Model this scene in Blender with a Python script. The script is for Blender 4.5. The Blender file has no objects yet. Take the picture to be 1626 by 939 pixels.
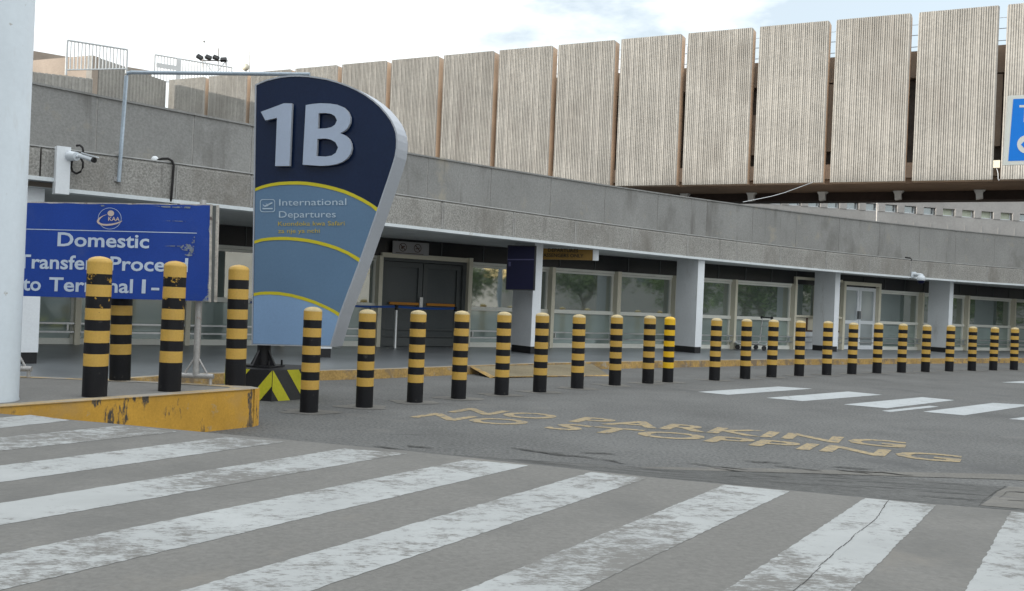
import bpy, math, random
import numpy as np
from mathutils import Vector, Matrix
random.seed(7)
SC = bpy.context.scene
COL = SC.collection
R = math.radians

# ------------------------------------------------------------ camera
F, CX, HY, EYE = 1500.0, 813.0, 476.5, 1.4      # focal length in px of a 1626 px frame, horizon, eye height
ROLL = math.atan(0.042)
CR, SR = math.cos(ROLL), math.sin(ROLL)
cam_d = bpy.data.cameras.new('camera'); cam = bpy.data.objects.new('camera', cam_d); COL.objects.link(cam)
cam_d.sensor_width = 36; cam_d.lens = F / 1626 * 36; cam_d.clip_start = .05; cam_d.clip_end = 2000
cam_d.shift_y = 7 / 1626
cam.matrix_world = Matrix(((CR, -SR, 0, 0), (0, 0, -1, 0), (SR, CR, 0, EYE), (0, 0, 0, 1)))
SC.camera = cam

# ------------------------------------------------------------ sky, sun, exposure
SUN_AZ = math.atan2(-.96, -.28)      # where the sun stands, as atan2(x, y)
SUN_EL = R(11)
w = bpy.data.worlds.new('World'); SC.world = w; w.use_nodes = True
nt = w.node_tree; nt.nodes.clear()
def N(nt, t, **k):
    n = nt.nodes.new(t)
    for a, v in k.items():
        if a.startswith('i_'): n.inputs[a[2:].replace('_', ' ')].default_value = v
        else: setattr(n, a, v)
    return n
sky = N(nt, 'ShaderNodeTexSky', sky_type='NISHITA', sun_disc=False, sun_elevation=SUN_EL, sun_rotation=SUN_AZ,
        air_density=1.0, dust_density=1.5, ozone_density=1.0)
tc = N(nt, 'ShaderNodeTexCoord'); mp = N(nt, 'ShaderNodeMapping'); mp.inputs['Scale'].default_value = (-1, 1, 2.6)
nz = N(nt, 'ShaderNodeTexNoise', i_Scale=2.3, i_Detail=7.0, i_Roughness=.58)
rp = N(nt, 'ShaderNodeValToRGB'); rp.color_ramp.elements[0].position = .40; rp.color_ramp.elements[1].position = .52; rp.color_ramp.elements[0].color = (.38, .38, .38, 1)
mp.inputs['Location'].default_value = (5.3,3.1,0.8)
mx = N(nt, 'ShaderNodeMixRGB'); 
sx = N(nt, 'ShaderNodeSeparateXYZ'); zr_ = N(nt, 'ShaderNodeMapRange'); zr_.inputs['From Max'].default_value = .9; zr_.inputs['To Min'].default_value = 5.3; zr_.inputs['To Max'].default_value = 10.0
cl = N(nt, 'ShaderNodeVectorMath', operation='SCALE'); cl.inputs[0].default_value = (.955, 1.0, 1.015)     # bright overcast: the clouds overhead are the brightest
bg = N(nt, 'ShaderNodeBackground', i_Strength=.14); out = N(nt, 'ShaderNodeOutputWorld')
L = nt.links.new
L(tc.outputs['Generated'], sx.inputs[0]); L(sx.outputs['Z'], zr_.inputs['Value']); L(zr_.outputs[0], cl.inputs['Scale']); L(cl.outputs[0], mx.inputs['Color2'])
L(tc.outputs['Generated'], mp.inputs['Vector']); L(mp.outputs[0], nz.inputs['Vector']); L(nz.outputs['Fac'], rp.inputs['Fac'])
L(rp.outputs['Color'], mx.inputs['Fac']); L(sky.outputs[0], mx.inputs['Color1']); L(mx.outputs[0], bg.inputs['Color']); L(bg.outputs[0], out.inputs['Surface'])
sd = bpy.data.lights.new('sun', 'SUN'); sun = bpy.data.objects.new('sun', sd); COL.objects.link(sun)
sd.energy = 3.2; sd.angle = R(.5); sd.color = (1, .93, .84)
sv = Vector((math.sin(SUN_AZ) * math.cos(SUN_EL), math.cos(SUN_AZ) * math.cos(SUN_EL), math.sin(SUN_EL)))
sun.rotation_euler = sv.to_track_quat('Z', 'Y').to_euler()
SC.view_settings.view_transform = 'Standard'; SC.view_settings.look = 'None'
SC.view_settings.exposure = 0.62; SC.view_settings.gamma = 1; SC.view_settings.use_curve_mapping = False

# ------------------------------------------------------------ pixel -> place
def uv(x, y):
    dx, dy = x - CX, y - HY
    return dx * CR + dy * SR, -dx * SR + dy * CR
def hz(x): return HY + .042 * (x - CX)
def pg(x, y, z=0.0):
    u, v = uv(x, y); Y = F * (EYE - z) / v
    return Vector((u * Y / F, Y, z))
def pd(x, y, Y):
    u, v = uv(x, y)
    return Vector((u * Y / F, Y, EYE - v * Y / F))
def pl(x, y, P, d):            # on the vertical plane through P along d (plan)
    u, v = uv(x, y); a = u / F
    # P + s d = (a Y, Y)
    s = (a * P[1] - P[0]) / (d[0] - a * d[1]); Y = P[1] + s * d[1]
    return Vector((a * Y, Y, EYE - v * Y / F))

# ------------------------------------------------------------ materials
MATS = {}
def mat(name, base, rough=.8, var=.18, scale=1.5, fine=40., famt=.15, bump=.0, metal=0., coord='Object', spec=.3,
        stain=None, stretch=(1, 1, 1), detail=4., tone=0.):
    """Principled material with blotchy + fine colour variation; stain=(colour, scale, low, high, stretch)"""
    if name in MATS: return MATS[name]
    m = bpy.data.materials.new(name); m.use_nodes = True; t = m.node_tree; b = t.nodes['Principled BSDF']; k = t.links.new
    b.inputs['Roughness'].default_value = rough; b.inputs['Metallic'].default_value = metal; b.inputs['Specular IOR Level'].default_value = spec
    if coord == 'World':
        g = N(t, 'ShaderNodeNewGeometry'); src = g.outputs['Position']
    else:
        g = N(t, 'ShaderNodeTexCoord'); src = g.outputs['Object']
    mp = N(t, 'ShaderNodeMapping'); mp.inputs['Scale'].default_value = stretch; k(src, mp.inputs['Vector'])
    n1 = N(t, 'ShaderNodeTexNoise', i_Scale=scale, i_Detail=detail, i_Roughness=.6); k(mp.outputs[0], n1.inputs['Vector'])
    n2 = N(t, 'ShaderNodeTexNoise', i_Scale=fine, i_Detail=3., i_Roughness=.7); k(mp.outputs[0], n2.inputs['Vector'])
    def scaled(n, amt):
        r = N(t, 'ShaderNodeMapRange'); r.inputs['From Min'].default_value = .3; r.inputs['From Max'].default_value = .7
        r.inputs['To Min'].default_value = 1 - amt; r.inputs['To Max'].default_value = 1 + amt; k(n.outputs['Fac'], r.inputs['Value']); return r
    a, c = scaled(n1, var), scaled(n2, famt)
    mu = N(t, 'ShaderNodeMath', operation='MULTIPLY'); k(a.outputs[0], mu.inputs[0]); k(c.outputs[0], mu.inputs[1])
    col = N(t, 'ShaderNodeVectorMath', operation='SCALE'); col.inputs[0].default_value = base; k(mu.outputs[0], col.inputs['Scale'])
    cur = col.outputs[0]
    if tone:
        oi = N(t, 'ShaderNodeObjectInfo'); tr = N(t, 'ShaderNodeMapRange'); tr.inputs['To Min'].default_value = 1 - tone; tr.inputs['To Max'].default_value = 1 + tone; k(oi.outputs['Random'], tr.inputs['Value'])
        m3 = N(t, 'ShaderNodeMath', operation='MULTIPLY'); k(mu.outputs[0], m3.inputs[0]); k(tr.outputs[0], m3.inputs[1]); k(m3.outputs[0], col.inputs['Scale'])
    for st in (stain or []):
        sc_, s_, lo, hi, stt = st
        m2 = N(t, 'ShaderNodeMapping'); m2.inputs['Scale'].default_value = stt; k(src, m2.inputs['Vector'])
        n3 = N(t, 'ShaderNodeTexNoise', i_Scale=s_, i_Detail=6., i_Roughness=.68); k(m2.outputs[0], n3.inputs['Vector'])
        r3 = N(t, 'ShaderNodeMapRange'); r3.inputs['From Min'].default_value = lo; r3.inputs['From Max'].default_value = hi; k(n3.outputs['Fac'], r3.inputs['Value'])
        x = N(t, 'ShaderNodeMixRGB'); x.inputs['Color2'].default_value = (*sc_, 1); k(r3.outputs[0], x.inputs['Fac']); k(cur, x.inputs['Color1']); cur = x.outputs[0]
    k(cur, b.inputs['Base Color'])
    if bump:
        bp = N(t, 'ShaderNodeBump', i_Strength=bump, i_Distance=.02); k(n2.outputs['Fac'], bp.inputs['Height']); k(bp.outputs[0], b.inputs['Normal'])
    MATS[name] = m; return m
ASPH = mat('asphalt', (.122, .122, .119), .85, .18, .6, 30, .44, .5, coord='World', detail=10,
           stain=[((.085, .085, .085), .35, .56, .70, (1, 1, 1)), ((.165, .16, .152), .9, .58, .75, (1, 1.4, 1)), ((.06, .06, .06), 1.5, .66, .72, (.5, 2.2, 1))])
TABLE = mat('worn concrete paving', (.165, .160, .150), .85, .10, .6, 30, .13, .25, coord='World', detail=10,
            stain=[((.12, .118, .112), .55, .50, .72, (1, 1, 1)), ((.20, .186, .165), .8, .60, .75, (1, 1, 1))])
RAMP = mat('cracked dark asphalt', (.098, .098, .095), .9, .25, .8, 24, .4, .6, coord='World', detail=10,
           stain=[((.045, .045, .045), 2.4, .56, .60, (.5, 3.6, 1)), ((.035, .035, .035), 7, .62, .65, (.5, 3.0, 1)), ((.15, .147, .14), 1.1, .55, .72, (.6, 1.6, 1))])
LIGHTC = mat('pale concrete strip', (.155, .148, .135), .9, .2, 1.2, 40, .2, .1, coord='World',
             stain=[((.13, .125, .12), 2.5, .53, .62, (1, 2, 1))])
def worn_paint(name, paint, under, bias):
    """thick road paint flaking off in fine chips, more in some areas than in others"""
    m = bpy.data.materials.new(name); m.use_nodes = True; t = m.node_tree; b = t.nodes['Principled BSDF']; k = t.links.new
    g = N(t, 'ShaderNodeNewGeometry')
    def noise(sc_, det, st, rough=.6):
        mp = N(t, 'ShaderNodeMapping'); mp.inputs['Scale'].default_value = st; mp.inputs['Rotation'].default_value = (0, 0, R(-14)); k(g.outputs['Position'], mp.inputs['Vector'])
        n = N(t, 'ShaderNodeTexNoise', i_Scale=sc_, i_Detail=det, i_Roughness=rough); k(mp.outputs[0], n.inputs['Vector']); return n.outputs['Fac']
    def math_(op, a, c):
        n = N(t, 'ShaderNodeMath', operation=op)
        for i_, q in enumerate((a, c)):
            if isinstance(q, (int, float)): n.inputs[i_].default_value = q
            else: k(q, n.inputs[i_])
        return n.outputs[0]
    big = noise(.9, 2., (1, 1, 1)); chips = noise(10., 9., (.9, 1.25, 1), .76); hair = noise(50., 4., (.6, 1.8, 1), .7)
    f = math_('ADD', math_('MULTIPLY', big, .75), math_('ADD', math_('MULTIPLY', chips, .9), math_('MULTIPLY', hair, .6)))
    r_ = N(t, 'ShaderNodeMapRange'); r_.inputs['From Min'].default_value = bias; r_.inputs['From Max'].default_value = bias + .15; k(f, r_.inputs['Value'])
    tone = N(t, 'ShaderNodeMapRange'); tone.inputs['To Min'].default_value = .74; tone.inputs['To Max'].default_value = 1.2; k(noise(2.2, 6., (1, 1, 1)), tone.inputs['Value'])
    pc = N(t, 'ShaderNodeVectorMath', operation='SCALE'); pc.inputs[0].default_value = paint; k(tone.outputs[0], pc.inputs['Scale'])
    x = N(t, 'ShaderNodeMixRGB'); k(r_.outputs[0], x.inputs['Fac']); k(pc.outputs[0], x.inputs['Color1']); x.inputs['Color2'].default_value = (*under, 1)
    k(x.outputs[0], b.inputs['Base Color']); b.inputs['Roughness'].default_value = .75; b.inputs['Specular IOR Level'].default_value = .3
    bp = N(t, 'ShaderNodeBump', i_Strength=.25, i_Distance=.01); bp.invert = True; k(r_.outputs[0], bp.inputs['Height']); k(bp.outputs[0], b.inputs['Normal'])
    return m
PAINT = worn_paint('worn white road paint', (.37, .38, .378), (.168, .163, .153), 1.11)
PAINT2 = mat('white road paint', (.40, .42, .43), .75, .1, 1.5, 40, .12, .05, coord='World', stain=[((.2, .2, .2), 6, .58, .68, (1, 1, 1))])
YROAD = mat('faded yellow road paint', (.32, .25, .145), .8, .12, 1.5, 60, .25, .05, coord='World', stain=[((.14, .137, .13), 14, .50, .62, (1, 1, 1))])
KERBY = mat('yellow kerb paint', (.50, .275, .04), .7, .15, 2.0, 50, .1, .1, coord='World',
            stain=[((.06, .055, .05), 3.2, .575, .62, (1.6, 1.6, .5)), ((.34, .29, .20), 5., .62, .72, (1, 1, 1)), ((.40, .25, .09), 1.1, .5, .7, (1, 1, 1))])
KERBT = mat('worn kerb top', (.38, .29, .17), .85, .2, 2.0, 40, .2, .1, coord='World', stain=[((.29, .27, .24), 2.2, .45, .6, (1, 1, 1))])
KERBO = mat('old yellow kerb', (.38, .245, .085), .85, .25, 2.0, 30, .3, .2, coord='World', stain=[((.20, .15, .10), 3.5, .48, .62, (1, 1, 1)), ((.35, .31, .25), 5, .58, .68, (1, 1, 1))])
DROPK = mat('faded ramp paint', (.185, .155, .10), .85, .25, 1.2, 40, .3, .1, coord='World')
FLOOR = mat('dark grey tile floor', (.155, .165, .175), .38, .2, .6, 8, .08, coord='World', spec=.4)
PLATF = mat('platform screed', (.17, .165, .155), .85, .15, .8, 40, .15, .1, coord='World')
AGG = mat('exposed aggregate concrete', (.315, .305, .285), .9, .10, .8, 34, .42, .4, coord='World', detail=6,
          stain=[((.13, .13, .135), 16, .66, .70, (1, 1, 1)), ((.20, .185, .165), .6, .5, .7, (1, 1, .5)), ((.17, .16, .15), 1.4, .58, .72, (1.6, 1.6, .16))])
AGGU = mat('weathered concrete band', (.27, .268, .26), .9, .12, .7, 26, .16, .2, coord='World', detail=6,
           stain=[((.32, .30, .26), 1.6, .58, .70, (1, 1, 1)), ((.15, .145, .135), .5, .54, .72, (1, 1, .6)), ((.155, .148, .14), 1.2, .57, .70, (1.6, 1.6, .16))])
JOINT = mat('joint mortar', (.37, .36, .345), .9, .2, 3, 30, .2, coord='World')
RIB = mat('ribbed concrete', (.365, .352, .325), .92, .14, .45, 7, .14, .15, coord='World', detail=7, tone=.06,
          stain=[((.29, .275, .25), .30, .50, .72, (1, 1, .8)), ((.43, .41, .375), .8, .6, .8, (1, 1, 1)), ((.27, .25, .23), .9, .62, .74, (2.2, 2.2, .16))])
RETN = mat('smooth concrete return', (.54, .44, .35), .9, .15, .6, 20, .1, coord='World')  # side faces lightened to stand in for light bounced into the gaps
PIERC = mat('pier body concrete', (.36, .30, .25), .9, .15, .6, 20, .1, coord='World')
DARKC = mat('recess shade', (.035, .025, .022), .8, .2, 1, 20, .1, coord='World')  # near-black colour carrying the shade of the recess under the pier
FARC = mat('distant concrete', (.34, .33, .32), .9, .12, .3, 6, .08, coord='World', stain=[((.30, .29, .28), .5, .56, .72, (1, 1, .4))])
WHITE = mat('white painted metal', (.74, .77, .80), .45, .05, 2, 30, .03, spec=.4)
POLEW = mat('white column paint', (.50, .545, .58), .5, .05, 1.0, 20, .03, spec=.4, stain=[((.40, .405, .40), 2.2, .58, .75, (1, 1, .22)), ((.33, .32, .30), 9, .66, .70, (1, 1, 1))])
TRIM = mat('white trim', (.68, .72, .74), .5, .08, 2, 30, .05, coord='World', stain=[((.42, .41, .38), 4, .62, .72, (1, 1, 1))])
COLSH = mat('shaded column face', (.66, .68, .70), .6, .08, .8, 30, .05, coord='World', stain=[((.48, .48, .47), 2.4, .58, .74, (1, 1, .3)), ((.35, .34, .33), 11, .68, .71, (1, 1, 1))])  # white column paint with the flank's shade put into the colour
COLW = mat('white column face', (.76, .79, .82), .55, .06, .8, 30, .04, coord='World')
BLACK = mat('black paint', (.016, .016, .018), .5, .25, 2, 40, .2, spec=.4)
SOFF = mat('grey soffit', (.58, .60, .60), .8, .12, .6, 20, .05, coord='World')
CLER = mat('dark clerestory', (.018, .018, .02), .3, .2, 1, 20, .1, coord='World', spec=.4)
CREAM = mat('cream aluminium', (.66, .62, .50), .5, .07, 1.2, 30, .04, coord='World')
PALE = mat('pale aluminium', (.74, .74, .68), .5, .07, 1.2, 30, .04, coord='World')
STEEL = mat('brushed steel', (.55, .56, .57), .3, .08, 3, 30, .05, metal=.9)
GALV = mat('grey galvanised tube', (.36, .42, .48), .5, .1, 3, 30, .1, metal=.3)
GREYM = mat('weathered grey metal', (.42, .41, .40), .5, .15, 4, 40, .15, metal=.35, stain=[((.22, .14, .09), 5, .62, .70, (1, 1, 1))])
DOORD = mat('dark grey door', (.075, .085, .088), .35, .1, 1, 40, .1, coord='World', spec=.4)
DOORF = mat('dark door frame', (.10, .108, .108), .5, .1, 1, 40, .1, coord='World')
ORANGE = mat('orange push bar', (.50, .20, .02), .5, .1, 2, 30, .05)
BELT = mat('blue belt', (.01, .06, .26), .6, .1, 2, 30, .05)
BYEL = mat('yellow bollard paint', (.53, .325, .068), .45, .08, 2.2, 60, .08, .03, spec=.4, tone=.07, stain=[((.40, .23, .05), 5, .64, .72, (1, 1, .6)), ((.10, .08, .05), 16, .70, .73, (1, 1, 1))])
BYEL2 = mat('bright yellow bollard paint', (.72, .43, .012), .4, .05, 2, 40, .04, spec=.45)
BBLK = mat('black bollard paint', (.010, .010, .012), .5, .25, 2, 60, .2, .03, spec=.22, tone=.2, stain=[((.06, .055, .05), 9, .63, .72, (1, 1, 1))])
BBLKW = mat('black bollard paint chipped to yellow', (.010, .010, .012), .5, .25, 2, 60, .2, .03, spec=.22,
            stain=[((.45, .26, .04), 9, .57, .60, (1, 1, 1.2))])
BCAP = mat('scuffed bollard cap', (.50, .40, .22), .6, .12, 6, 60, .1, .05)
NAVY = mat('navy sign face', (.010, .020, .055), .16, .12, .8, 30, .1, spec=.45)
SBLUE = mat('steel blue sign face', (.120, .205, .315), .38, .06, .8, 40, .05, spec=.4)
SBLUE2 = mat('light blue sign face', (.235, .37, .57), .38, .06, .8, 40, .05, spec=.4)
SYEL = mat('sign yellow', (.58, .50, .03), .45, .04, 2, 30, .03)
SILV = mat('silver letter face', (.43, .50, .63), .35, .04, 2, 30, .03, metal=.2, spec=.5)
SALU = mat('aluminium sign edge', (.41, .435, .48), .45, .06, .8, 30, .04, metal=.1)
STXT = mat('pale sign lettering', (.45, .55, .64), .5, .04, 2, 30, .03)
SORG = mat('faded ochre lettering', (.50, .38, .05), .6, .1, 20, 60, .1)
CHY = mat('chevron yellow', (.55, .52, .035), .5, .1, 2, 40, .08, stain=[((.30, .28, .05), 6, .60, .72, (1, 1, 1))])
PLLIT = mat('lit plinth face', (.045, .045, .045), .6, .15, 2, 40, .1)  # black plinth paint with the right face's extra light put into the colour
DBLUE = mat('faded blue sign', (.014, .056, .31), .5, .10, 1.5, 80, .12, spec=.3, stain=[((.035, .075, .30), 2.2, .58, .75, (1, 1, 1))])
DTXT = mat('pale blue white lettering', (.52, .60, .72), .6, .04, 2, 40, .04)
DPATCH = mat('scraped patch', (.20, .23, .27), .8, .2, 6, 40, .2, stain=[((.012, .045, .27), 22, .50, .54, (1, 1, 1))])
DEDGE = mat('chipped sign edge', (.45, .42, .38), .7, .25, 8, 40, .2, stain=[((.14, .11, .09), 9, .58, .64, (1, 1, 1))])
SALMON = mat('logo beige', (.58, .47, .42), .6, .04, 2, 40, .04)
HWAY = mat('highway blue', (.0, .22, .80), .45, .05, 1, 30, .03)
SWHITE = mat('sign white', (.78, .78, .72), .5, .03, 2, 30, .02)
BROWNS = mat('ochre hanging sign', (.22, .125, .02), .5, .1, 2, 40, .06)
INK = mat('dark lettering', (.022, .018, .012), .6, .1, 2, 40, .05)
SCRN = mat('switched off screen', (.006, .007, .03), .4, .1, 1, 20, .05, spec=.12)
VIOLET = mat('dim screen glow marks', (.03, .03, .10), .3, .1, 1, 20, .05)
RED = mat('dark red sign', (.22, .012, .015), .5, .1, 2, 30, .05)
PGREY = mat('pale grey board', (.34, .33, .33), .6, .08, 2, 30, .05)
CABLE = mat('black cable', (.02, .018, .018), .6, .1, 2, 30, .1)
CAMW = mat('camera housing', (.62, .66, .70), .4, .05, 3, 30, .03)
RAILW = mat('white railing paint', (.74, .74, .71), .5, .05, 2, 30, .04)
BROWN = mat('brown panel', (.09, .05, .035), .6, .1, 2, 30, .05)
LEAF = mat('tree foliage', (.11, .16, .045), .6, .45, 1.2, 20, .3)
BARK = mat('pale bark', (.30, .26, .21), .9, .3, 3, 20, .3)
def glass_mat(name, tint, refl, rough=.02, scale=.7):
    m = bpy.data.materials.new(name); m.use_nodes = True; t = m.node_tree; t.nodes.clear(); k = t.links.new
    g = N(t, 'ShaderNodeNewGeometry')
    n1 = N(t, 'ShaderNodeTexNoise', i_Scale=scale, i_Detail=2.); k(g.outputs['Position'], n1.inputs['Vector'])
    r = N(t, 'ShaderNodeMapRange'); r.inputs['From Min'].default_value = .3; r.inputs['From Max'].default_value = .7; r.inputs['To Min'].default_value = .75; r.inputs['To Max'].default_value = 1.25; k(n1.outputs['Fac'], r.inputs['Value'])
    c = N(t, 'ShaderNodeVectorMath', operation='SCALE'); c.inputs[0].default_value = tint; k(r.outputs[0], c.inputs['Scale'])
    d = N(t, 'ShaderNodeBsdfDiffuse'); k(c.outputs[0], d.inputs['Color'])
    gl = N(t, 'ShaderNodeBsdfGlossy', i_Roughness=rough); gl.inputs['Color'].default_value = (.9, .97, .95, 1)
    bw = N(t, 'ShaderNodeTexNoise', i_Scale=1.6, i_Detail=1.); k(g.outputs['Position'], bw.inputs['Vector'])
    bp = N(t, 'ShaderNodeBump', i_Strength=.06, i_Distance=.02); k(bw.outputs['Fac'], bp.inputs['Height']); k(bp.outputs[0], gl.inputs['Normal'])
    x = N(t, 'ShaderNodeMixShader', i_Fac=refl); o = N(t, 'ShaderNodeOutputMaterial')
    k(d.outputs[0], x.inputs[1]); k(gl.outputs[0], x.inputs[2]); k(x.outputs[0], o.inputs['Surface'])
    return m
GLASS = glass_mat('window glass', (.10, .125, .116), .36, .03)
FROST = glass_mat('frosted lower glass', (.27, .335, .315), .24, .06)
DGLASS = glass_mat('white door glass', (.30, .33, .34), .2, .1)
FGLASS = glass_mat('distant window glass', (.14, .17, .20), .22)
FCURT = mat('pale curtained pane', (.50, .54, .44), .7, .1, 2, 6, .1, coord='World')

# ------------------------------------------------------------ mesh helpers
class MB:
    def __init__(s): s.v = []; s.f = []; s.m = []; s.mi = 0; s.sm = []
    def add(s, vs, fs, smooth=False):
        o = len(s.v); s.v += [tuple(v) for v in vs]
        for f in fs: s.f.append([i + o for i in f]); s.m.append(s.mi); s.sm.append(smooth)
        return s
    def quad(s, *p): return s.add(p, [list(range(len(p)))])
    def box(s, c, d, ax=None):
        """box of half-open size d centred at c; ax = (x, y, z) unit axes"""
        c = Vector(c); X, Y, Z = ax or (Vector((1, 0, 0)), Vector((0, 1, 0)), Vector((0, 0, 1)))
        vs = [c + X * (i * d[0] / 2) + Y * (j * d[1] / 2) + Z * (k * d[2] / 2) for k in (-1, 1) for j in (-1, 1) for i in (-1, 1)]
        return s.add(vs, [(0, 2, 3, 1), (4, 5, 7, 6), (0, 1, 5, 4), (2, 6, 7, 3), (0, 4, 6, 2), (1, 3, 7, 5)])
    def tube(s, pts, r, n=10, caps=True):
        pts = [Vector(p) for p in pts]; rs = r if isinstance(r, (list, tuple)) else [r] * len(pts); rings = []
        for i, p in enumerate(pts):
            d = (pts[min(i + 1, len(pts) - 1)] - pts[max(i - 1, 0)]).normalized()
            a = Vector((0, 0, 1)) if abs(d.z) < .9 else Vector((1, 0, 0))
            e1 = d.cross(a).normalized(); e2 = d.cross(e1)
            rings.append([p + (e1 * math.cos(2 * math.pi * j / n) + e2 * math.sin(2 * math.pi * j / n)) * rs[i] for j in range(n)])
        vs = [q for g in rings for q in g]; fs = []
        for i in range(len(pts) - 1):
            for j in range(n): fs.append((i * n + j, i * n + (j + 1) % n, (i + 1) * n + (j + 1) % n, (i + 1) * n + j))
        s.add(vs, fs, True)
        if caps: s.add(rings[0], [list(range(n))[::-1]]); s.add(rings[-1], [list(range(n))])
        return s
    def lathe(s, c, prof, n=28):
        c = Vector(c)
        vs = [c + Vector((r * math.cos(2 * math.pi * j / n), r * math.sin(2 * math.pi * j / n), z)) for r, z in prof for j in range(n)]
        fs = [(i * n + j, i * n + (j + 1) % n, (i + 1) * n + (j + 1) % n, (i + 1) * n + j) for i in range(len(prof) - 1) for j in range(n)]
        return s.add(vs, fs, True)
    def prism(s, pts, off):
        """polygon pts (Vectors) extruded by vector off"""
        n = len(pts); off = Vector(off); vs = [Vector(p) for p in pts] + [Vector(p) + off for p in pts]
        return s.add(vs, [list(range(n)), list(range(2 * n - 1, n - 1, -1))] + [(i, n + i, n + (i + 1) % n, (i + 1) % n) for i in range(n)])
    def build(s, name, mats, parent=None):
        me = bpy.data.meshes.new(name); me.from_pydata(s.v, [], s.f); mats = mats if isinstance(mats, (list, tuple)) else [mats]
        for m in mats: me.materials.append(m)
        me.polygons.foreach_set('material_index', s.m); me.polygons.foreach_set('use_smooth', s.sm)
        import bmesh
        b = bmesh.new(); b.from_mesh(me); bmesh.ops.recalc_face_normals(b, faces=b.faces); b.to_mesh(me); b.free()
        o = bpy.data.objects.new(name, me); COL.objects.link(o)
        if parent: o.parent = parent; o.matrix_parent_inverse = Matrix.Translation(parent.location).inverted() if parent.location.length else Matrix()
        return o
def tag(o, label=None, cat=None, group=None, kind=None):
    if label: o['label'] = label
    if cat: o['category'] = cat
    if group: o['group'] = group
    if kind: o['kind'] = kind
    return o
def thing(name, label, cat, loc=(0, 0, 0), group=None):
    o = bpy.data.objects.new(name, None); COL.objects.link(o); o.location = loc; o.empty_display_size = .2
    return tag(o, label, cat, group)
def struct(name, mb, m): return tag(mb.build(name, m), kind='structure')
def text_geo(body, bold=0.0):
    c = bpy.data.curves.new('t', 'FONT'); c.body = body; c.size = 1; c.fill_mode = 'FRONT'; c.offset = bold; c.resolution_u = 3
    o = bpy.data.objects.new('t', c); COL.objects.link(o)
    dg = bpy.context.evaluated_depsgraph_get(); me = o.evaluated_get(dg).to_mesh()
    vs = [(v.co.x, v.co.y) for v in me.vertices]; fs = [tuple(p.vertices) for p in me.polygons]
    bpy.data.objects.remove(o); bpy.data.curves.remove(c)
    x0 = min(v[0] for v in vs); x1 = max(v[0] for v in vs)
    return [((x - x0) / (x1 - x0), y / .70) for x, y in vs], fs          # u over the line's width, v in cap heights
def text_on(mb, body, A, B, up, cap, bold=0.0):
    """lettering from A to B (baseline ends), up = unit vector, cap = capital height"""
    vs, fs = text_geo(body, bold); A, B = Vector(A), Vector(B)
    return mb.add([A + (B - A) * u + Vector(up) * (v * cap) for u, v in vs], fs)
Z = Vector((0, 0, 1))

# ------------------------------------------------------------ plan lines of the buildings
FP = [(53, 545), (327, 545), (745, 553), (873, 554), (968, 554.7), (1111, 554.7), (1156, 554.2), (1255, 554.5), (1388, 555), (1457, 555.7), (1527, 556.2), (1605, 557)]
fpts = [pg(x, y, .15) for x, y in FP]
fa, fb = np.polyfit([p.x for p in fpts], [p.y for p in fpts], 1)
FT = Vector((1, fa, 0)).normalized(); FN = Vector((FT.y, -FT.x, 0)); FO = Vector((0, fb, 0))     # along, outward, origin
def fs_at(x, y=500, off=0.):        # distance along the facade where pixel column x meets it
    p = pl(x, y, FO + FN * off, FT); return (p - FO).dot(FT)
def fp(s, z, off=0.): return FO + FT * s + FN * off + Vector((0, 0, z))
LT = [(44, 234), (110, 238), (191, 248), (310, 263.4), (400, 277), (630, 311), (820, 338), (1000, 360), (1169, 383), (1314, 398), (1568, 424)]
lt = np.polyfit([x for x, y in LT], [hz(x) - y for x, y in LT], 3)
UT = [(49, 134), (155, 153.7), (310, 185), (400, 200.7), (651, 245.8), (781, 267.8), (880, 283), (980, 300), (1119, 317), (1334, 347), (1463, 362), (1626, 377)]
ut = np.polyfit([x for x, y in UT], [hz(x) - y for x, y in UT], 3)
ZT, ZB = 3.35, 2.72
def low(x, z, back=0.):
    v = np.polyval(lt, x); Y = (ZT - EYE) * F / v; u = (x - CX) / CR + SR * (-v) * 0 - 0
    u = (x - CX) * CR + (hz(x) - v - HY) * SR
    return Vector((u * Y / F, Y + back, z))
def upp(x, zfrac, back=0.):          # zfrac 0 = ledge, 1 = top
    Y0 = (ZT - EYE) * F / np.polyval(lt, x); Y = Y0 + 1.0; v = np.polyval(ut, x); zt = EYE + v * Y / F
    u = (x - CX) * CR + (hz(x) - v - HY) * SR
    return Vector((u * Y / F, Y + back, (ZT - .3) + (zt - ZT + .3) * zfrac))

# ------------------------------------------------------------ ground
struct('ground', MB().quad((-400, -300, 0), (400, -300, 0), (400, 700, 0), (-400, 700, 0)), ASPH)
EDGE = [pg(x, y, .33) for x, y in [(0, 657), (160, 671), (330, 687), (640, 715.5), (1030, 757.5), (1480, 800.5), (1626, 812)]]
d = (EDGE[-1] - EDGE[-2]).normalized(); EDGE.append(EDGE[-1] + d * 5)
b = MB(); b.add(EDGE + [Vector((9, -9, .33)), Vector((-11, -9, .33)), Vector((-11, -1, .33)), Vector((-5.2, 5.9, .33))], [list(range(len(EDGE) + 4))])
struct('raised_crossing', b, TABLE)
RW = [1.7, 1.75, 1.85, 2.0, 2.4, 3.0, 3.0, 3.0]
b = MB(); RT = [Vector((p.x + .22 * wd, p.y + .95 * wd, -.008)) for p, wd in zip(EDGE, RW)]
for i in range(len(EDGE) - 1):
    N_ = 6
    for k in range(N_):
        f0, f1 = k / N_, (k + 1) / N_
        # a soft shoulder to the ramp
        g = lambda f: f * f * (3 - 2 * f) * .0 + f
        def P(j, f): 
            q = EDGE[j].lerp(RT[j], f); q.z = .33 + (-.008 - .33) * g(f); return q
        b.quad(P(i, f0), P(i + 1, f0), P(i + 1, f1), P(i, f1))
struct('crossing_ramp', b, RAMP)
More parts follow.
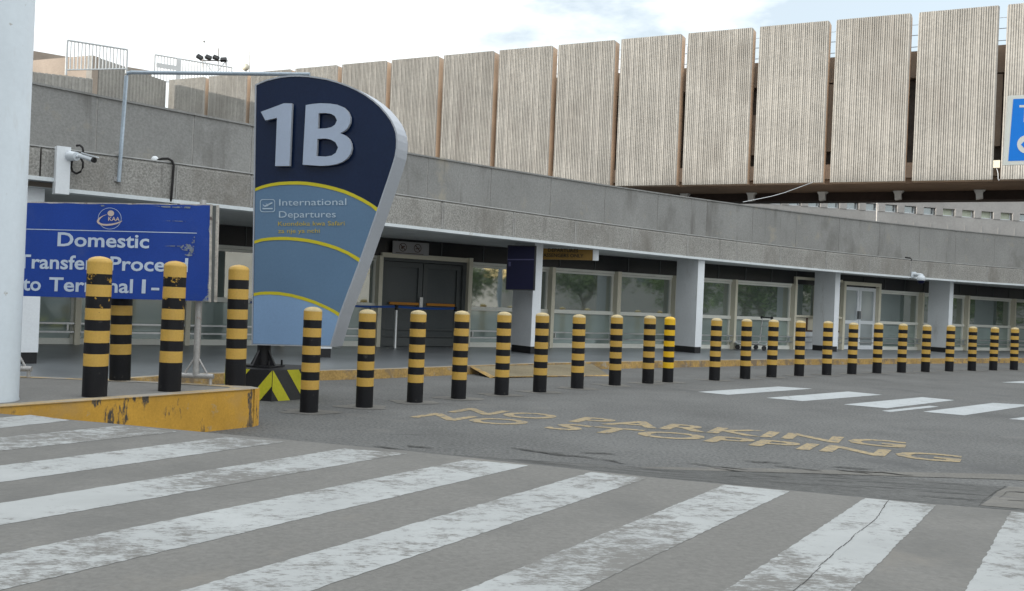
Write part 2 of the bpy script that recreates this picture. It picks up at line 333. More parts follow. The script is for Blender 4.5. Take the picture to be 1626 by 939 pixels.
def road_sheet(name, pts, m, z=.006): 
    return struct(name, MB().quad(*[Vector((p.x, p.y, z)) for p in pts]), m)
# concrete seam at the foot of the ramp
s1 = [(940, 745.5), (1026, 741.5), (1150, 742.5), (1294, 746), (1450, 750), (1590, 753), (1690, 756)]
s2 = [(1690, 766), (1590, 761), (1450, 757), (1294, 752), (1150, 748), (1026, 746.5), (940, 748)]
b = MB()
t = [pg(x, y, .004) for x, y in s1]; bt = [pg(x, y, .004) for x, y in s2][::-1]
for i in range(6): b.quad(t[i], t[i + 1], bt[i + 1], bt[i])
struct('concrete_seam', b, LIGHTC)
# broken pale slab where the ramp ends on the right, with its cracks
def on_ramp(x, y, dz=.002):
    # meet the sight line with the right part of the ramp
    best = None
    for i in range(4, len(EDGE) - 1):
        A, Bq, Cq = EDGE[i], EDGE[i + 1], RT[i]
        n = (Bq - A).cross(Cq - A).normalized(); u, v = uv(x, y); dr = Vector((u / F, 1, -v / F)); o = Vector((0, 0, EYE))
        q = o + dr * ((A - o).dot(n) / dr.dot(n))
        if i == 5: best = q
    return best + Vector((0, 0, dz))
b = MB(); pp = [(1556, 803), (1572, 793), (1584, 781), (1598, 775), (1612, 764), (1640, 752), (1720, 752), (1720, 818), (1640, 810)]
b.quad(*[on_ramp(x, y) for x, y in pp]); struct('pale_slab', b, LIGHTC)
CRK = mat('crack', (.048, .046, .043), .95, .2, 4, 30, .2, coord='World')
b = MB()
for line in ([(1554, 805), (1562, 795), (1571, 789), (1582, 781), (1592, 776), (1601, 769), (1618, 760)], [(1586, 792), (1594, 787), (1598, 782), (1612, 782), (1626, 783)], [(1600, 795), (1630, 797)]):
    for (x0, y0), (x1, y1) in zip(line, line[1:]):
        w_ = random.uniform(.25, .9); b.quad(on_ramp(x0, y0 - w_, .005), on_ramp(x1, y1 - w_, .005), on_ramp(x1, y1 + w_ * .6, .005), on_ramp(x0, y0 + w_ * .6, .005))
rr = random.Random(21)
for _ in range(46):                     # short broken cracks along the ramp and its foot
    j_ = rr.choice([2, 3, 3, 3, 4, 4, 5]); f = rr.uniform(0, 1); g_ = rr.choice([rr.uniform(.05, .95), rr.uniform(.8, 1.25)])
    e_ = EDGE[j_].lerp(EDGE[j_ + 1], f); t_ = RT[j_].lerp(RT[j_ + 1], f); q = e_.lerp(t_, min(g_, 1.)) + Vector((0, max(0, g_ - 1) * 2.2, 0)); dd = (EDGE[j_ + 1] - EDGE[j_]).normalized(); up_ = (t_ - e_).normalized()
    n_ = rr.randint(3, 6); pts = [q]
    for _k in range(n_): pts.append(pts[-1] + dd * rr.uniform(.04, .14) + up_ * rr.gauss(0, .03))
    for i_, (a_, c_) in enumerate(zip(pts, pts[1:])):
        w0 = .006 + .014 * math.sin(math.pi * i_ / n_) * rr.uniform(.5, 1.2); w1 = .006 + .014 * math.sin(math.pi * (i_ + 1) / n_) * rr.uniform(.5, 1.2); h_ = Z * .007
        b.quad(*[Vector((p.x, p.y, max(p.z, .002))) + h_ for p in (a_ - up_ * w0, c_ - up_ * w1, c_ + up_ * w1, a_ + up_ * w0)])
cl_ = [(1412, 794), (1400, 808), (1396, 818), (1382, 829), (1366, 842), (1351, 855), (1330, 873), (1309, 893), (1286, 914), (1262, 935), (1240, 952)]
for (x0, y0), (x1, y1) in zip(cl_, cl_[1:]):      # hair crack running through one zebra stripe
    for k_ in range(3):
        p_, q_ = pg(x0 + (x1 - x0) * k_ / 3, y0 + (y1 - y0) * k_ / 3, .3335), pg(x0 + (x1 - x0) * (k_ + 1) / 3, y0 + (y1 - y0) * (k_ + 1) / 3, .3335)
        w_ = rr.uniform(.002, .005); o_ = Vector((rr.gauss(0, .004), 0, 0)); b.quad(p_ + o_, q_ + o_, q_ + o_ + Vector((w_, 0, 0)), p_ + o_ + Vector((w_, 0, 0)))
struct('cracks', b, CRK)
# zebra stripes of the raised crossing (front): far-left, far-right, near-right, near-left
ZS = [[(48, 659), (112.5, 667.5), (-60, 686.5), (-60, 669)], [(195.6, 675.6), (284, 685.6), (0, 716), (0, 695)], [(358, 694), (454, 701.5), (0, 766), (0, 739.5)],
      [(547, 712.3), (645.8, 720), (0, 834), (0, 799)], [(742, 730), (839.5, 739), (0, 937), (0, 880)], [(939, 749.8), (1027.7, 759.4), (490, 939), (285, 939)],
      [(1150, 770), (1254.5, 780), (920, 939), (733, 939)], [(1374, 791), (1487, 802), (1351, 939), (1148, 939)], [(1605, 812.5), (1740, 826), (1742, 939), (1533, 939)]]
for q in ZS:
    A, Bq, Cq, D = [pg(x, y, .3316) for x, y in q]
    # run each stripe on towards the camera to a common length
    def ext(p, r): 
        dd = (r - p).normalized(); t_ = max((r - p).length, 6.0); return p + dd * t_
    n_ = 170; Lf = [A.lerp(ext(A, D), i / n_) for i in range(n_ + 1)]; Rt = [Bq.lerp(ext(Bq, Cq), i / n_) for i in range(n_ + 1)]
    b = MB(); j = [random.uniform(-.005, .005) for _ in range(2 * n_ + 2)]
    side = (Bq - A).normalized()
    for i in range(n_):
        b.quad(Lf[i] + side * j[i], Rt[i] + side * j[n_ + i], Rt[i + 1] + side * j[n_ + i + 1], Lf[i + 1] + side * j[i + 1])
    struct('zebra_stripe', b, PAINT)
for q in [[(1108, 622), (1236, 613.7), (1290, 617), (1156, 626.7)], [(1217, 631.6), (1347, 621.5), (1401, 626.7), (1274.6, 636.6)], [(1339.6, 642), (1464, 630.5), (1515.5, 635.2), (1408.4, 648)],
          [(1465.8, 653.4), (1576.7, 639.6), (1640, 643), (1531, 659.2)], [(1602, 665), (1720, 650), (1790, 655), (1690, 672)], [(1400, 652), (1476, 644), (1491, 645.5), (1414, 654)],
          [(1590, 607), (1640, 604), (1690, 606.5), (1640, 609)]]:
    road_sheet('zebra_stripe', [pg(x, y, .006) for x, y in q], PAINT2, .002)
def ground_text(body, A, Bp, up, nm):
    A, Bp = pg(*A, .004), pg(*Bp, .004); vs, fs = text_geo(body, .024)
    b = MB(); b.add([A + (Bp - A) * u + up * v for u, v in vs], fs); struct(nm, b, YROAD)
u1 = pg(744, 648, .004) - pg(711, 654, .004); u2 = pg(690, 656, .004) - pg(650, 662, .004)
ground_text('NO', (711, 654), (868, 666.4), u1, 'road_lettering'); ground_text('PARKING', (903, 669.2), (1437, 711.5), u1, 'road_lettering')
ground_text('NO', (650, 662), (818, 676), u2, 'road_lettering'); ground_text('STOPPING', (861, 679.5), (1524, 734.5), u2, 'road_lettering')
# pale mortar collars round the bollard feet are part of the road

# ------------------------------------------------------------ building pavement, kerb, platform
KB = [(-5.6, 11.0), (-5.2, 12.0), (-4.7, 13.1), (-3.9, 14.1)] + [tuple(pg(x, y)[:2]) for x, y in [(505, 604.5), (594, 602), (648, 599.5), (760, 594), (850, 590.2), (930, 587), (1090, 583.5), (1267, 580), (1440, 578), (1626, 576.5)]]
KB.append((KB[-1][0] + 14, KB[-1][1] + 11.5))
kb = [Vector((x, y, 0)) for x, y in KB]
def offs(line, dd):
    o = []
    for i, p in enumerate(line):
        t_ = (line[min(i + 1, len(line) - 1)] - line[max(i - 1, 0)]).normalized(); o.append(p + Vector((-t_.y, t_.x, 0)) * dd)
    return o
kt = offs(kb, .03); ki = offs(kb, .17)
b = MB()
for i in range(len(kb) - 1):
    a0, a1 = kb[i], kb[i + 1]; h = Vector((0, 0, .152))
    b.mi = 0; b.quad(a0 + Vector((0, 0, -.02)), a1 + Vector((0, 0, -.02)), kt[i + 1] + h, kt[i] + h)
    b.mi = 1; b.quad(kt[i] + h, kt[i + 1] + h, ki[i + 1] + h, ki[i] + h)
struct('kerb', b, [KERBO, KERBT])
b = MB(); fl = [p + Vector((0, 0, .148)) for p in ki]
bk = [fp((p - FO).dot(FT), .148, -.25) for p in fl]
for i in range(len(fl) - 1): b.quad(fl[i], fl[i + 1], bk[i + 1], bk[i])
b.quad(fl[-1], fl[-1] + Vector((30, 24, 0)), fp(90, .148, -.25), bk[-1])
b.quad(Vector((-40, 11, .148)), fl[0], bk[0], Vector((bk[0].x - 6, bk[0].y - .2, .148)), Vector((-40, bk[0].y, .148))); struct('pavement', b, FLOOR)
# sloping floor between the platform and the pavement
b = MB(); b.quad((-40, 9.9, .376), (-5.25, 9.9, .376), (-5.35, 12.3, .151), (-40, 13.2, .151)); struct('sloping_pavement', b, FLOOR)
# platform
PK0, PK1 = Vector((-4.04, 7.46, 0)), Vector((-2.58, 9.62, 0)); kd = (PK1 - PK0).normalized()
pf = PK0 - kd * 9
outline = [pf, PK0, PK1, Vector((-2.56, 9.74, 0)), Vector((-2.68, 9.86, 0)), Vector((-3.4, 9.93, 0)), Vector((-5.25, 9.93, 0)), Vector((-40, 9.93, 0)), Vector((-40, pf.y, 0))]
b = MB(); h = Vector((0, 0, .38))
b.quad(*[p + h for p in outline]); struct('platform', b, PLATF)
b = MB(); ins = Vector((kd.y, -kd.x, 0)); 
run = [outline[0], outline[1], outline[2], outline[3], outline[4], outline[5], outline[6]]
ri = [Vector(p) for p in [run[0] - ins * .16, run[1] - ins * .16, Vector((-2.83, 9.58, 0)), Vector((-2.84, 9.66, 0)), Vector((-2.88, 9.72, 0)), Vector((-3.4, 9.80, 0)), Vector((-5.25, 9.80, 0))]]
for i in range(6):
    b.mi = 0; b.quad(run[i] + Vector((0, 0, -.02)) + ins * .004, run[i + 1] + Vector((0, 0, -.02)) + ins * .004, run[i + 1] + h * 1.012 - (ins * .012 if i < 2 else Vector()), run[i] + h * 1.012 - (ins * .012 if i < 2 else Vector()))
    b.mi = 1; b.quad(run[i] + h * 1.012 - (ins * .012 if i < 2 else Vector()), run[i + 1] + h * 1.012 - (ins * .012 if i < 2 else Vector()), ri[i + 1] + h * 1.012, ri[i] + h * 1.012)
struct('platform_kerb', b, [KERBY, KERBT])
# dropped kerb
a0, a1 = pl(752, 585, kb[6], (kb[7] - kb[6])), pg(940, 587, 0)
b = MB(); lo0, lo1 = pg(786, 601, .0), pg(966, 597, .0); up0 = Vector((a0.x, a0.y, .145)); up1 = Vector((a1.x, a1.y, .12))
mid = up0 + (lo0 - up0) * 1.0; b.mi = 0; b.quad(up0, lo0 + Vector((0, 0, .03)), lo1 + Vector((0, 0, .02)), up1)
b.mi = 1; b.quad(up0 + Vector((-.10, .03, 0)), lo0 + Vector((-.08, -.01, .0)), lo0 + Vector((0, 0, .03)), up0)
b.quad(lo0 + Vector((-.08, -.01, 0)), lo0 + Vector((0, 0, .03)), lo1 + Vector((0, 0, .02)), lo1 + Vector((.02, -.05, 0)))
struct('dropped_kerb', b, [DROPK, KERBO])

# ------------------------------------------------------------ terminal building
term = thing('terminal_building', 'low concrete terminal with white trimmed canopy above a row of glazed entrances', 'building', (0, 0, 0))
LEDGE = mat('pale ledge flashing', (.44, .44, .43), .7, .15, 3, 30, .1, coord='World')
xs_l = [-420, -260, -120, 44, 106, 277, 400, 500, 600, 703, 816, 914, 1002, 1092, 1170, 1239, 1312, 1381, 1446, 1508, 1567, 1624, 1720, 1830, 1950]
def lowx(x):
    if x < 106:            # straight on to the left of the frame
        p = low(106, 0); q = low(200, 0); k = (x - 106) / 94.
        return p + (q - p) * k * .62
    if x > 1624:
        p = low(1624, 0); q = low(1567, 0); k = (x - 1624) / 57.
        return p + (p - q) * k * 1.1
    return low(x, 0)
def uppx(x, zf):
    if x < 49:
        p = upp(49, zf); q = upp(155, zf); return p + (q - p) * ((x - 49) / 106.) * .7
    if x > 1624:
        p = upp(1624, zf); q = upp(1567, zf); return p + (p - q) * ((x - 1624) / 57.) * 1.1
    return upp(x, zf)
for x0, x1 in zip(xs_l, xs_l[1:]):
    zb = ZB if x0 >= 100 else 2.86
    A, Bq = lowx(x0), lowx(x1); tt = (Bq - A).normalized(); nn = Vector((tt.y, -tt.x, 0))
    n_ = max(1, int((x1 - x0) / 60)); b = MB()
    A += tt * .012; Bq -= tt * .012
    prof = [(.0, zb + .06), (.0, ZT - .05), (-.03, ZT), (-1.25, ZT + .0), (-1.25, ZT - .12), (-.2, ZT - .12), (-.2, zb + .06)]
    pr = [nn * o + Vector((0, 0, z)) for o, z in prof]
    b.prism([A + p for p in pr], Bq - A); b.build('lower_fascia_panel', AGG, term)
b = MB(); b2 = MB(); b3 = MB()
for x0, x1 in zip(xs_l, xs_l[1:]):
    zb = ZB if x0 >= 100 else 2.86
    A, Bq = lowx(x0), lowx(x1); tt = (Bq - A).normalized(); nn = Vector((tt.y, -tt.x, 0))
    b.prism([A + nn * .025 + Vector((0, 0, zb)), A + nn * .025 + Vector((0, 0, zb + .058)), A - nn * .26 + Vector((0, 0, zb + .058)), A - nn * .26 + Vector((0, 0, zb))], Bq - A)
    if x0 > 100: b2 = MB(); b2.box(A + nn * (-.085) + Vector((0, 0, (zb + ZT) / 2 + .02)), (.03, .19, ZT - zb - .1), (tt, nn, Z)); b2.box(A + tt * .05 + nn * .0 + Vector((0, 0, (zb + ZT) / 2 + .02)), (.02, .016, ZT - zb - .1), (tt, nn, Z)); b2.build('fascia_joint', JOINT, term)
    b3.prism([A + nn * .0 + Vector((0, 0, ZT + .003)), A + nn * .0 + Vector((0, 0, ZT + .022)), A - nn * .07 + Vector((0, 0, ZT + .022)), A - nn * .07 + Vector((0, 0, ZT + .003))], Bq - A)
b.build('fascia_trim', TRIM, term); b3.build('ledge_flashing', LEDGE, term)
xs_u = [-420, -250, -100, 49, 155, 308, 400, 500, 590, 680, 780, 875, 961, 1045, 1123, 1196, 1265, 1333, 1397, 1461, 1518, 1580, 1640, 1740, 1850, 1960]
for x0, x1 in zip(xs_u, xs_u[1:]):
    A0, A1, B0, B1 = uppx(x0, 0), uppx(x0, 1), uppx(x1, 0), uppx(x1, 1); tt = (B0 - A0).normalized(); nn = Vector((tt.y, -tt.x, 0)); g = tt * .012
    b = MB(); b.prism([A0 + g, B0 - g, B1 - g, A1 + g], nn * -.22); b.build('upper_fascia_panel', AGGU, term)
b = MB(); b2 = MB()
for x0, x1 in zip(xs_u, xs_u[1:]):
    A0, A1, B1 = uppx(x0, 0), uppx(x0, 1), uppx(x1, 1); tt = (B1 - A1).normalized(); nn = Vector((tt.y, -tt.x, 0)); 
    MB().box((A0 + A1) / 2 + nn * (-.11), (.026, .20, A1.z - A0.z - .02), (tt, nn, Z)).build('fascia_joint', JOINT, term)
    b2.prism([A1 + nn * .03 + Z * .002, A1 + nn * .03 + Z * .035, A1 - nn * .25 + Z * .035, A1 - nn * .25 + Z * .002], B1 - A1)
b2.build('parapet_coping', AGGU, term)
# roof and soffit sheets
b = MB(); top = [uppx(x, 0) for x in xs_u]
b.quad(*([Vector((p.x, p.y + .3, 3.95)) for p in top] + [fp(50, 3.95, -9), fp(-25, 3.95, -9)])); b.build('roof_slab', PIERC, term)
b = MB(); lo = [lowx(x) for x in xs_l]
b.quad(*([Vector((p.x, p.y + .06, ZB + .05)) for p in lo if True] + [fp(50, ZB + .05, -.3), fp(-25, ZB + .05, -.3)])); b.build('soffit', SOFF, term)
# columns: thin white fins, the flank's shade painted in as a greyer face
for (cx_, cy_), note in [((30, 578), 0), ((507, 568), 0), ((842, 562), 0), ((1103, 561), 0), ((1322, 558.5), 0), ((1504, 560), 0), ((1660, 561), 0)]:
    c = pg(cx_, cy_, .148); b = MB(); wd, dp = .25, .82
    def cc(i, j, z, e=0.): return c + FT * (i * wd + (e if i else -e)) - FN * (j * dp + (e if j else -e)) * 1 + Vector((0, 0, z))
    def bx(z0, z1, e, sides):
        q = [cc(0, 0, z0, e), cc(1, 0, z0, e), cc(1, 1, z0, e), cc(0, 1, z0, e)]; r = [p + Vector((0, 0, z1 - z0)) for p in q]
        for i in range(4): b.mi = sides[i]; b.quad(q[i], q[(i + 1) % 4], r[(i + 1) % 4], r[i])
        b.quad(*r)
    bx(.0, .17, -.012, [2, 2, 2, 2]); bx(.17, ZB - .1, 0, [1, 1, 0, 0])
    b.build('column', [COLSH, COLW, BLACK], term)
# facade: plinth wall behind, clerestory, glazing
SA, SB = fs_at(-150), fs_at(1626) + 12
HEAD, TRANS = 2.26, 1.14
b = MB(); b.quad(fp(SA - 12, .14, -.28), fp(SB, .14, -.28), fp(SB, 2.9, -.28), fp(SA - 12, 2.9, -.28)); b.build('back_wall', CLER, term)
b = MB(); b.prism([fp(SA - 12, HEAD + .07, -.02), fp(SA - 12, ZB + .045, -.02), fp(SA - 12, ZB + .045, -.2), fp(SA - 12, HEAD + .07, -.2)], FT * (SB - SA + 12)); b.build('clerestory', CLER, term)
b = MB(); s = SA
while s < SB:
    MB().box(fp(s, (HEAD + ZB) / 2 + .06, -.012), (.02, .03, ZB - HEAD - .06), (FT, FN, Z)).build('clerestory_joint', DOORF, term); s += 1.25

def window(x0, x1, up=GLASS, dn=FROST, s=None):
    s0, s1 = (fs_at(x0), fs_at(x1)) if s is None else s
    L_ = s1 - s0; m_ = (s0 + s1) / 2
    b = MB()
    for z0, z1 in ((HEAD - .0, HEAD + .068), (TRANS - .05, TRANS + .05), (.15, .27)): b.box(fp(m_, (z0 + z1) / 2, -.05), (L_, .10, z1 - z0), (FT, FN, Z))
    b.box(fp(m_, HEAD - .035, -.07), (L_, .08, .055), (FT, FN, Z))
    for e in (s0 + .025, s1 - .025):
        b.box(fp(e, (TRANS + HEAD) / 2, -.075), (.05, .06, HEAD - TRANS - .10), (FT, FN, Z)); b.box(fp(e, (TRANS + .21) / 2, -.075), (.05, .06, TRANS - .05 - .27), (FT, FN, Z))
    o = b.build('window', PALE, term)
    MB().quad(fp(s0, TRANS + .04, -.10), fp(s1, TRANS + .04, -.10), fp(s1, HEAD, -.10), fp(s0, HEAD, -.10)).build('upper_pane', up, o)
    MB().quad(fp(s0, .2, -.10), fp(s1, .2, -.10), fp(s1, TRANS, -.10), fp(s0, TRANS, -.10)).build('lower_pane', dn, o)
    b = MB()
    for z in (.40, .57): b.box(fp(m_, z, .10), (L_ - .01, .025, .035), (FT, FN, Z))
    for e in (s0 + .12, s1 - .12): b.box(fp(e, .485, .055), (.03, .06, .12), (FT, FN, Z))
    b.build('guard_rail', STEEL, o)
MO = .15                                   # how far the fins stand proud of the glass line
def mullion(s0, s1, head=HEAD + .07):
    MB().box(fp((s0 + s1) / 2, (.148 + head) / 2, (MO - .10) / 2), (s1 - s0, MO + .10, head - .148), (FT, FN, Z)).build('mullion', CREAM, term)
def span(xl, xr):                          # a fin seen from its left: flank meets the glass at xl, front edge ends at xr
    a = fs_at(xl, off=-.10); return a, max(a + .10, fs_at(xr, off=MO))
MU = [span(*q) for q in [(116, 128), (290, 303), (440, 452), (592, 603), (734, 748), (866, 880), (970, 985), (1062, 1073), (1157, 1170), (1252, 1263), (1455, 1465), (1528, 1537), (1602, 1611), (1690, 1700)]]
for i, a in enumerate(MU): mullion(*a, head=HEAD + (.16 if i == 4 else .07))
jam0, jam1 = fs_at(1334), fs_at(1393)
for i in range(len(MU) - 1):
    if i in (3, 9): continue               # the dark doors; the hatch and the white doors
    window(0, 0, s=(MU[i][1], MU[i + 1][0]))
window(0, 0, s=(jam1, MU[10][0]))
s1 = MU[0][0]
for k in range(4): window(0, 0, s=(s1 - 1.9, s1)); mullion(s1 - 2.02, s1 - 1.9); s1 -= 2.02
s1 = MU[-1][1]
for k in range(3): window(0, 0, s=(s1, s1 + 2.2)); mullion(s1 + 2.2, s1 + 2.33); s1 += 2.33
# dark double doors
s0, s1 = MU[3][1], MU[4][0]; sm = (s0 + s1) / 2; DH = 2.30
b = MB(); b.box(fp(sm, DH + .055, .0), (s1 - s0, .16, .11), (FT, FN, Z)); b.build('door_head', CREAM, term)
b = MB(); b.box(fp(s0 + .05, (.15 + DH) / 2, -.04), (.10, .12, DH - .15), (FT, FN, Z)); b.box(fp(s1 - .05, (.15 + DH) / 2, -.04), (.10, .12, DH - .15), (FT, FN, Z)); b.box(fp(sm, DH - .04, -.04), (s1 - s0 - .2, .12, .07), (FT, FN, Z)); b.build('door_frame', DOORF, term)
for a, c_, hs in ((s0 + .105, sm - .01, -1), (sm + .01, s1 - .105, 1)):
    b = MB(); m_ = (a + c_) / 2; L_ = c_ - a; HH = DH - .09
    b.mi = 0; b.quad(fp(a, .16, -.11), fp(c_, .16, -.11), fp(c_, HH, -.11), fp(a, HH, -.11))
    b.mi = 1
    for e in (a + .06, c_ - .06): b.box(fp(e, (.16 + HH) / 2, -.085), (.12, .05, HH - .16), (FT, FN, Z))
    for z, t_ in ((HH - .06, .12), (.26, .2)): b.box(fp(m_, z, -.084), (L_ - .24, .05, t_), (FT, FN, Z))
    o = b.build('door', [DOORD, DOORF], term)
    MB().box(fp(m_ - .04 * hs, 1.20, -.03), (L_ * .74, .05, .06), (FT, FN, Z)).build('push_bar', ORANGE, o)
    if hs < 0: MB().box(fp(c_ - .05, 1.22, -.02), (.09, .06, .30), (FT, FN, Z)).build('door_handle', STEEL, o)
    b = MB()
    for z in (.40, .57): b.box(fp(m_, z, -.05), (L_ - .1, .02, .03), (FT, FN, Z))
    b.build('door_bars', DOORF, o)  # bars modelled to mimic the guard rails' reflection in the dark doors
# kiosk hatch
s0, s1 = MU[9][1], fs_at(1334) - .01; m_ = (s0 + s1) / 2; L_ = s1 - s0
b = MB(); b.box(fp(m_, 2.53, -.0), (L_, .14, .09), (FT, FN, Z)); b.box(fp(s0 + .05, 1.85, 0), (.09, .139, 1.27), (FT, FN, Z)); b.box(fp(m_, 1.26, .01), (L_, .16, .07), (FT, FN, Z)); b.box(fp(s0 + L_ * .46, 1.85, -.02), (.07, .1, 1.26), (FT, FN, Z)); b.box(fp(s0 + L_ * .73, 1.95, -.02), (L_ * .46, .09, .06), (FT, FN, Z))
ho = b.build('service_hatch', CREAM, term)
MB().quad(fp(s0, 1.25, -.07), fp(s1, 1.25, -.07), fp(s1, 2.5, -.07), fp(s0, 2.5, -.07)).build('hatch_pane', GLASS, ho)
b = MB(); b.mi = 0; b.box(fp(m_, 1.0, -.05), (L_, .06, .42), (FT, FN, Z)); b.mi = 1; b.box(fp(s0 + L_ * .3, 1.0, -.015), (.07, .03, .42), (FT, FN, Z)); b.box(fp(m_, .775, -.012), (L_, .03, .05), (FT, FN, Z)); b.mi = 2; b.box(fp(m_, .45, -.045), (L_, .06, .59), (FT, FN, Z)); b.build('hatch_apron', [CREAM, BROWN, COLW], ho)
b = MB()
for z in (.40, .57): b.box(fp(m_, z, .10), (L_, .025, .035), (FT, FN, Z))
b.build('guard_rail', STEEL, ho)
# white double door
s0, s1 = fs_at(1334), fs_at(1393); sm = (s0 + s1) / 2; DH = 2.42
b = MB(); b.box(fp(sm, DH + .06, .03), (s1 - s0, .2, .12), (FT, FN, Z)); b.box(fp(s0 + .06, DH / 2 + .075, .03), (.12, .199, DH - .15), (FT, FN, Z)); b.box(fp(s1 - .06, DH / 2 + .075, .03), (.12, .199, DH - .15), (FT, FN, Z)); b.build('door_frame', CREAM, term)
for a, c_, hs in ((s0 + .125, sm - .01, 1), (sm + .01, s1 - .125, -1)):
    b = MB(); m_ = (a + c_) / 2; L_ = c_ - a; HH = DH - .06
    for e in (a + .055, c_ - .055): b.box(fp(e, (.16 + HH) / 2, -.03), (.11, .05, HH - .16), (FT, FN, Z))
    for z, t_ in ((HH - .06, .12), (1.12, .12), (.23, .14)): b.box(fp(m_, z, -.031), (L_ - .22, .05, t_), (FT, FN, Z))
    o = b.build('door', WHITE, term)
    MB().quad(fp(a, .17, -.04), fp(c_, .17, -.04), fp(c_, HH - .03, -.04), fp(a, HH - .03, -.04)).build('door_pane', DGLASS, o)
    MB().box(fp((c_ - .06) if hs > 0 else (a + .06), 1.38, .02), (.07, .06, .28), (FT, FN, Z)).build('door_handle', DOORF if hs > 0 else STEEL, o)
    b = MB()
    for z in (.40, .57): b.box(fp(m_, z, .02), (L_ - .1, .02, .03), (FT, FN, Z))
    b.build('door_bars', STEEL, o)
# white upright cap where the canopy edge steps
A = low(98, 0); 
b = MB(); tt = (low(130, 0) - low(90, 0)).normalized(); nn = Vector((tt.y, -tt.x, 0))
b.box(A + nn * .05 + Vector((0, 0, 3.03)), (.19, .22, .70), (tt, nn, Z)); b.build('canopy_end_cap', WHITE, term)

# ------------------------------------------------------------ upper pier with ribbed panels
PT = [(250, 128), (405, 115), (625, 97), (711, 90), (895, 70), (1100, 51), (1324, 31), (1568, 12)]
pa = np.polyfit([x for x, y in PT], [hz(x) - y for x, y in PT], 1)
KP = 40 * np.polyval(pa, 1380); PTOP = EYE + KP / F; PBOT = EYE + .446 * KP / F
def pier(x, off=0.):
    v = np.polyval(pa, x); Y = KP / v; u = (x - CX) * CR + (hz(x) - v - HY) * SR
    return Vector((u * Y / F, Y, 0))
Q0, Q1 = pier(250), pier(1626); PTt = (Q1 - Q0).normalized(); PN = Vector((PTt.y, -PTt.x, 0))
if PN.y > 0: PN = -PN
lefts = [322, 391, 468, 545, 626, 711, 801, 895, 994, 1098, 1208, 1324, 1450, 1580]
ss = [(pier(x) - Q0).dot(PTt) for x in lefts]; pk, p0 = np.polyfit(range(len(ss)), ss, 1)
PW = pk * .915
def pp_(s, z, off=0.): return Q0 + PTt * s + PN * off + Vector((0, 0, z))
pr_ = thing('pier_building', 'raised concrete pier clad in tall vertically ribbed panels behind the terminal roof', 'building')
NR = 33
def panel_mesh(wd, z0, z1):
    b = MB(); prof = []; e = .06; rw = (wd - 2 * e) / NR
    prof += [(0, -.6), (0, -.05), (e * .6, 0)]
    rr = random.Random(3)
    for i in range(NR):
        x = e + i * rw; dd = .034 * rr.uniform(.6, 1.25)
        prof += [(x + rw * .08, -dd), (x + rw * .38, -dd), (x + rw * .55, 0), (x + rw * .92, 0)]
    prof += [(wd, -.05), (wd, -.6)]
    n = len(prof)
    lo_ = [Vector((x, y, z0)) for x, y in prof]; tl = [Vector((x, y, z1 - (.05 if i in (0, 1, n - 1, n - 2) else 0))) for i, (x, y) in enumerate(prof)]
    for i in range(n):
        j = (i + 1) % n; b.mi = 0 if 1 <= i < n - 2 else 1; b.quad(lo_[i], lo_[j], tl[j], tl[i])
    b.mi = 1; b.quad(*tl); b.quad(*lo_[::-1]); return b
pmesh = panel_mesh(PW, PBOT, PTOP)
rotm = Matrix((( PTt.x, -PN.x, 0), (PTt.y, -PN.y, 0), (0, 0, 1)))
first = None
for i in range(-1, len(lefts) + 6):
    if first is None: first = pmesh.build('ribbed_panel', [RIB, RETN], pr_); o = first
    else: o = first.copy(); COL.objects.link(o); o.parent = pr_
    q = pp_(p0 + pk * i, 0)
    # local x along the pier, local y = outward normal
    o.matrix_world = Matrix(((PTt.x, PN.x, 0, q.x), (PTt.y, PN.y, 0, q.y), (0, 0, 1, 0), (0, 0, 0, 1)))
sE0, sE1 = p0 - pk - .3, p0 + pk * (len(lefts) + 5) + PW
Hh = PTOP - PBOT
def slab(nm, z0, z1, o0, o1, m, a=None, c_=None):
    a = sE0 if a is None else a; c_ = sE1 if c_ is None else c_
    b = MB(); b.prism([pp_(a, z0, o0), pp_(a, z1, o0), pp_(a, z1, o1), pp_(a, z0, o1)], PTt * (c_ - a)); return b.build(nm, m, pr_)
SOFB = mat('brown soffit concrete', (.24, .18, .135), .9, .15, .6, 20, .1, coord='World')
GAPD = mat('blotchy gap glazing', (.15, .13, .115), .6, .5, 1.2, 20, .2, coord='World')  # mottled brown glazing behind the panel gaps
slab('roof_edge_beam', PBOT + Hh * .64, PBOT + Hh * .80, -.8, -2.4, PIERC)
slab('roof_slab', PBOT + Hh * .66, PBOT + Hh * .77, -2.4, -9.0, PIERC)
slab('glazing_band', PBOT + Hh * .12, PBOT + Hh * .639, -1.15, -1.4, GAPD)
slab('sill_beam', PBOT + Hh * .03, PBOT + Hh * .12, -.5, -1.8, PIERC)
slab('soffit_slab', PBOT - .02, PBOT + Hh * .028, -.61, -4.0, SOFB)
slab('rear_wall', PBOT + Hh * .03, PBOT + Hh * .70, -8.6, -9.0, PIERC)
slab('recess_shade_beam', PBOT - .42, PBOT - .03, -3.4, -4.2, DARKC)  # dark slab standing in for the shaded recess behind the soffit
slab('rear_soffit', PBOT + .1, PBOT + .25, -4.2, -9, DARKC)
b = MB()
for i in range(0, len(lefts) + 5):     # white brackets under the pier
    s_ = p0 + pk * (i + .72); 
    prf = [(-.06, .0), (.40, .0), (.29, -.10), (.31, -.36), (.04, -.40), (.02, -.16)]
    b = MB(); b.prism([pp_(s_ + x, PBOT - .03 + z, -3.0) for x, z in prf], -PN * .38); b.build('bracket', TRIM, pr_)
for i in range(0, len(lefts) + 5):     # window posts seen in the gaps
    pass
b = MB()
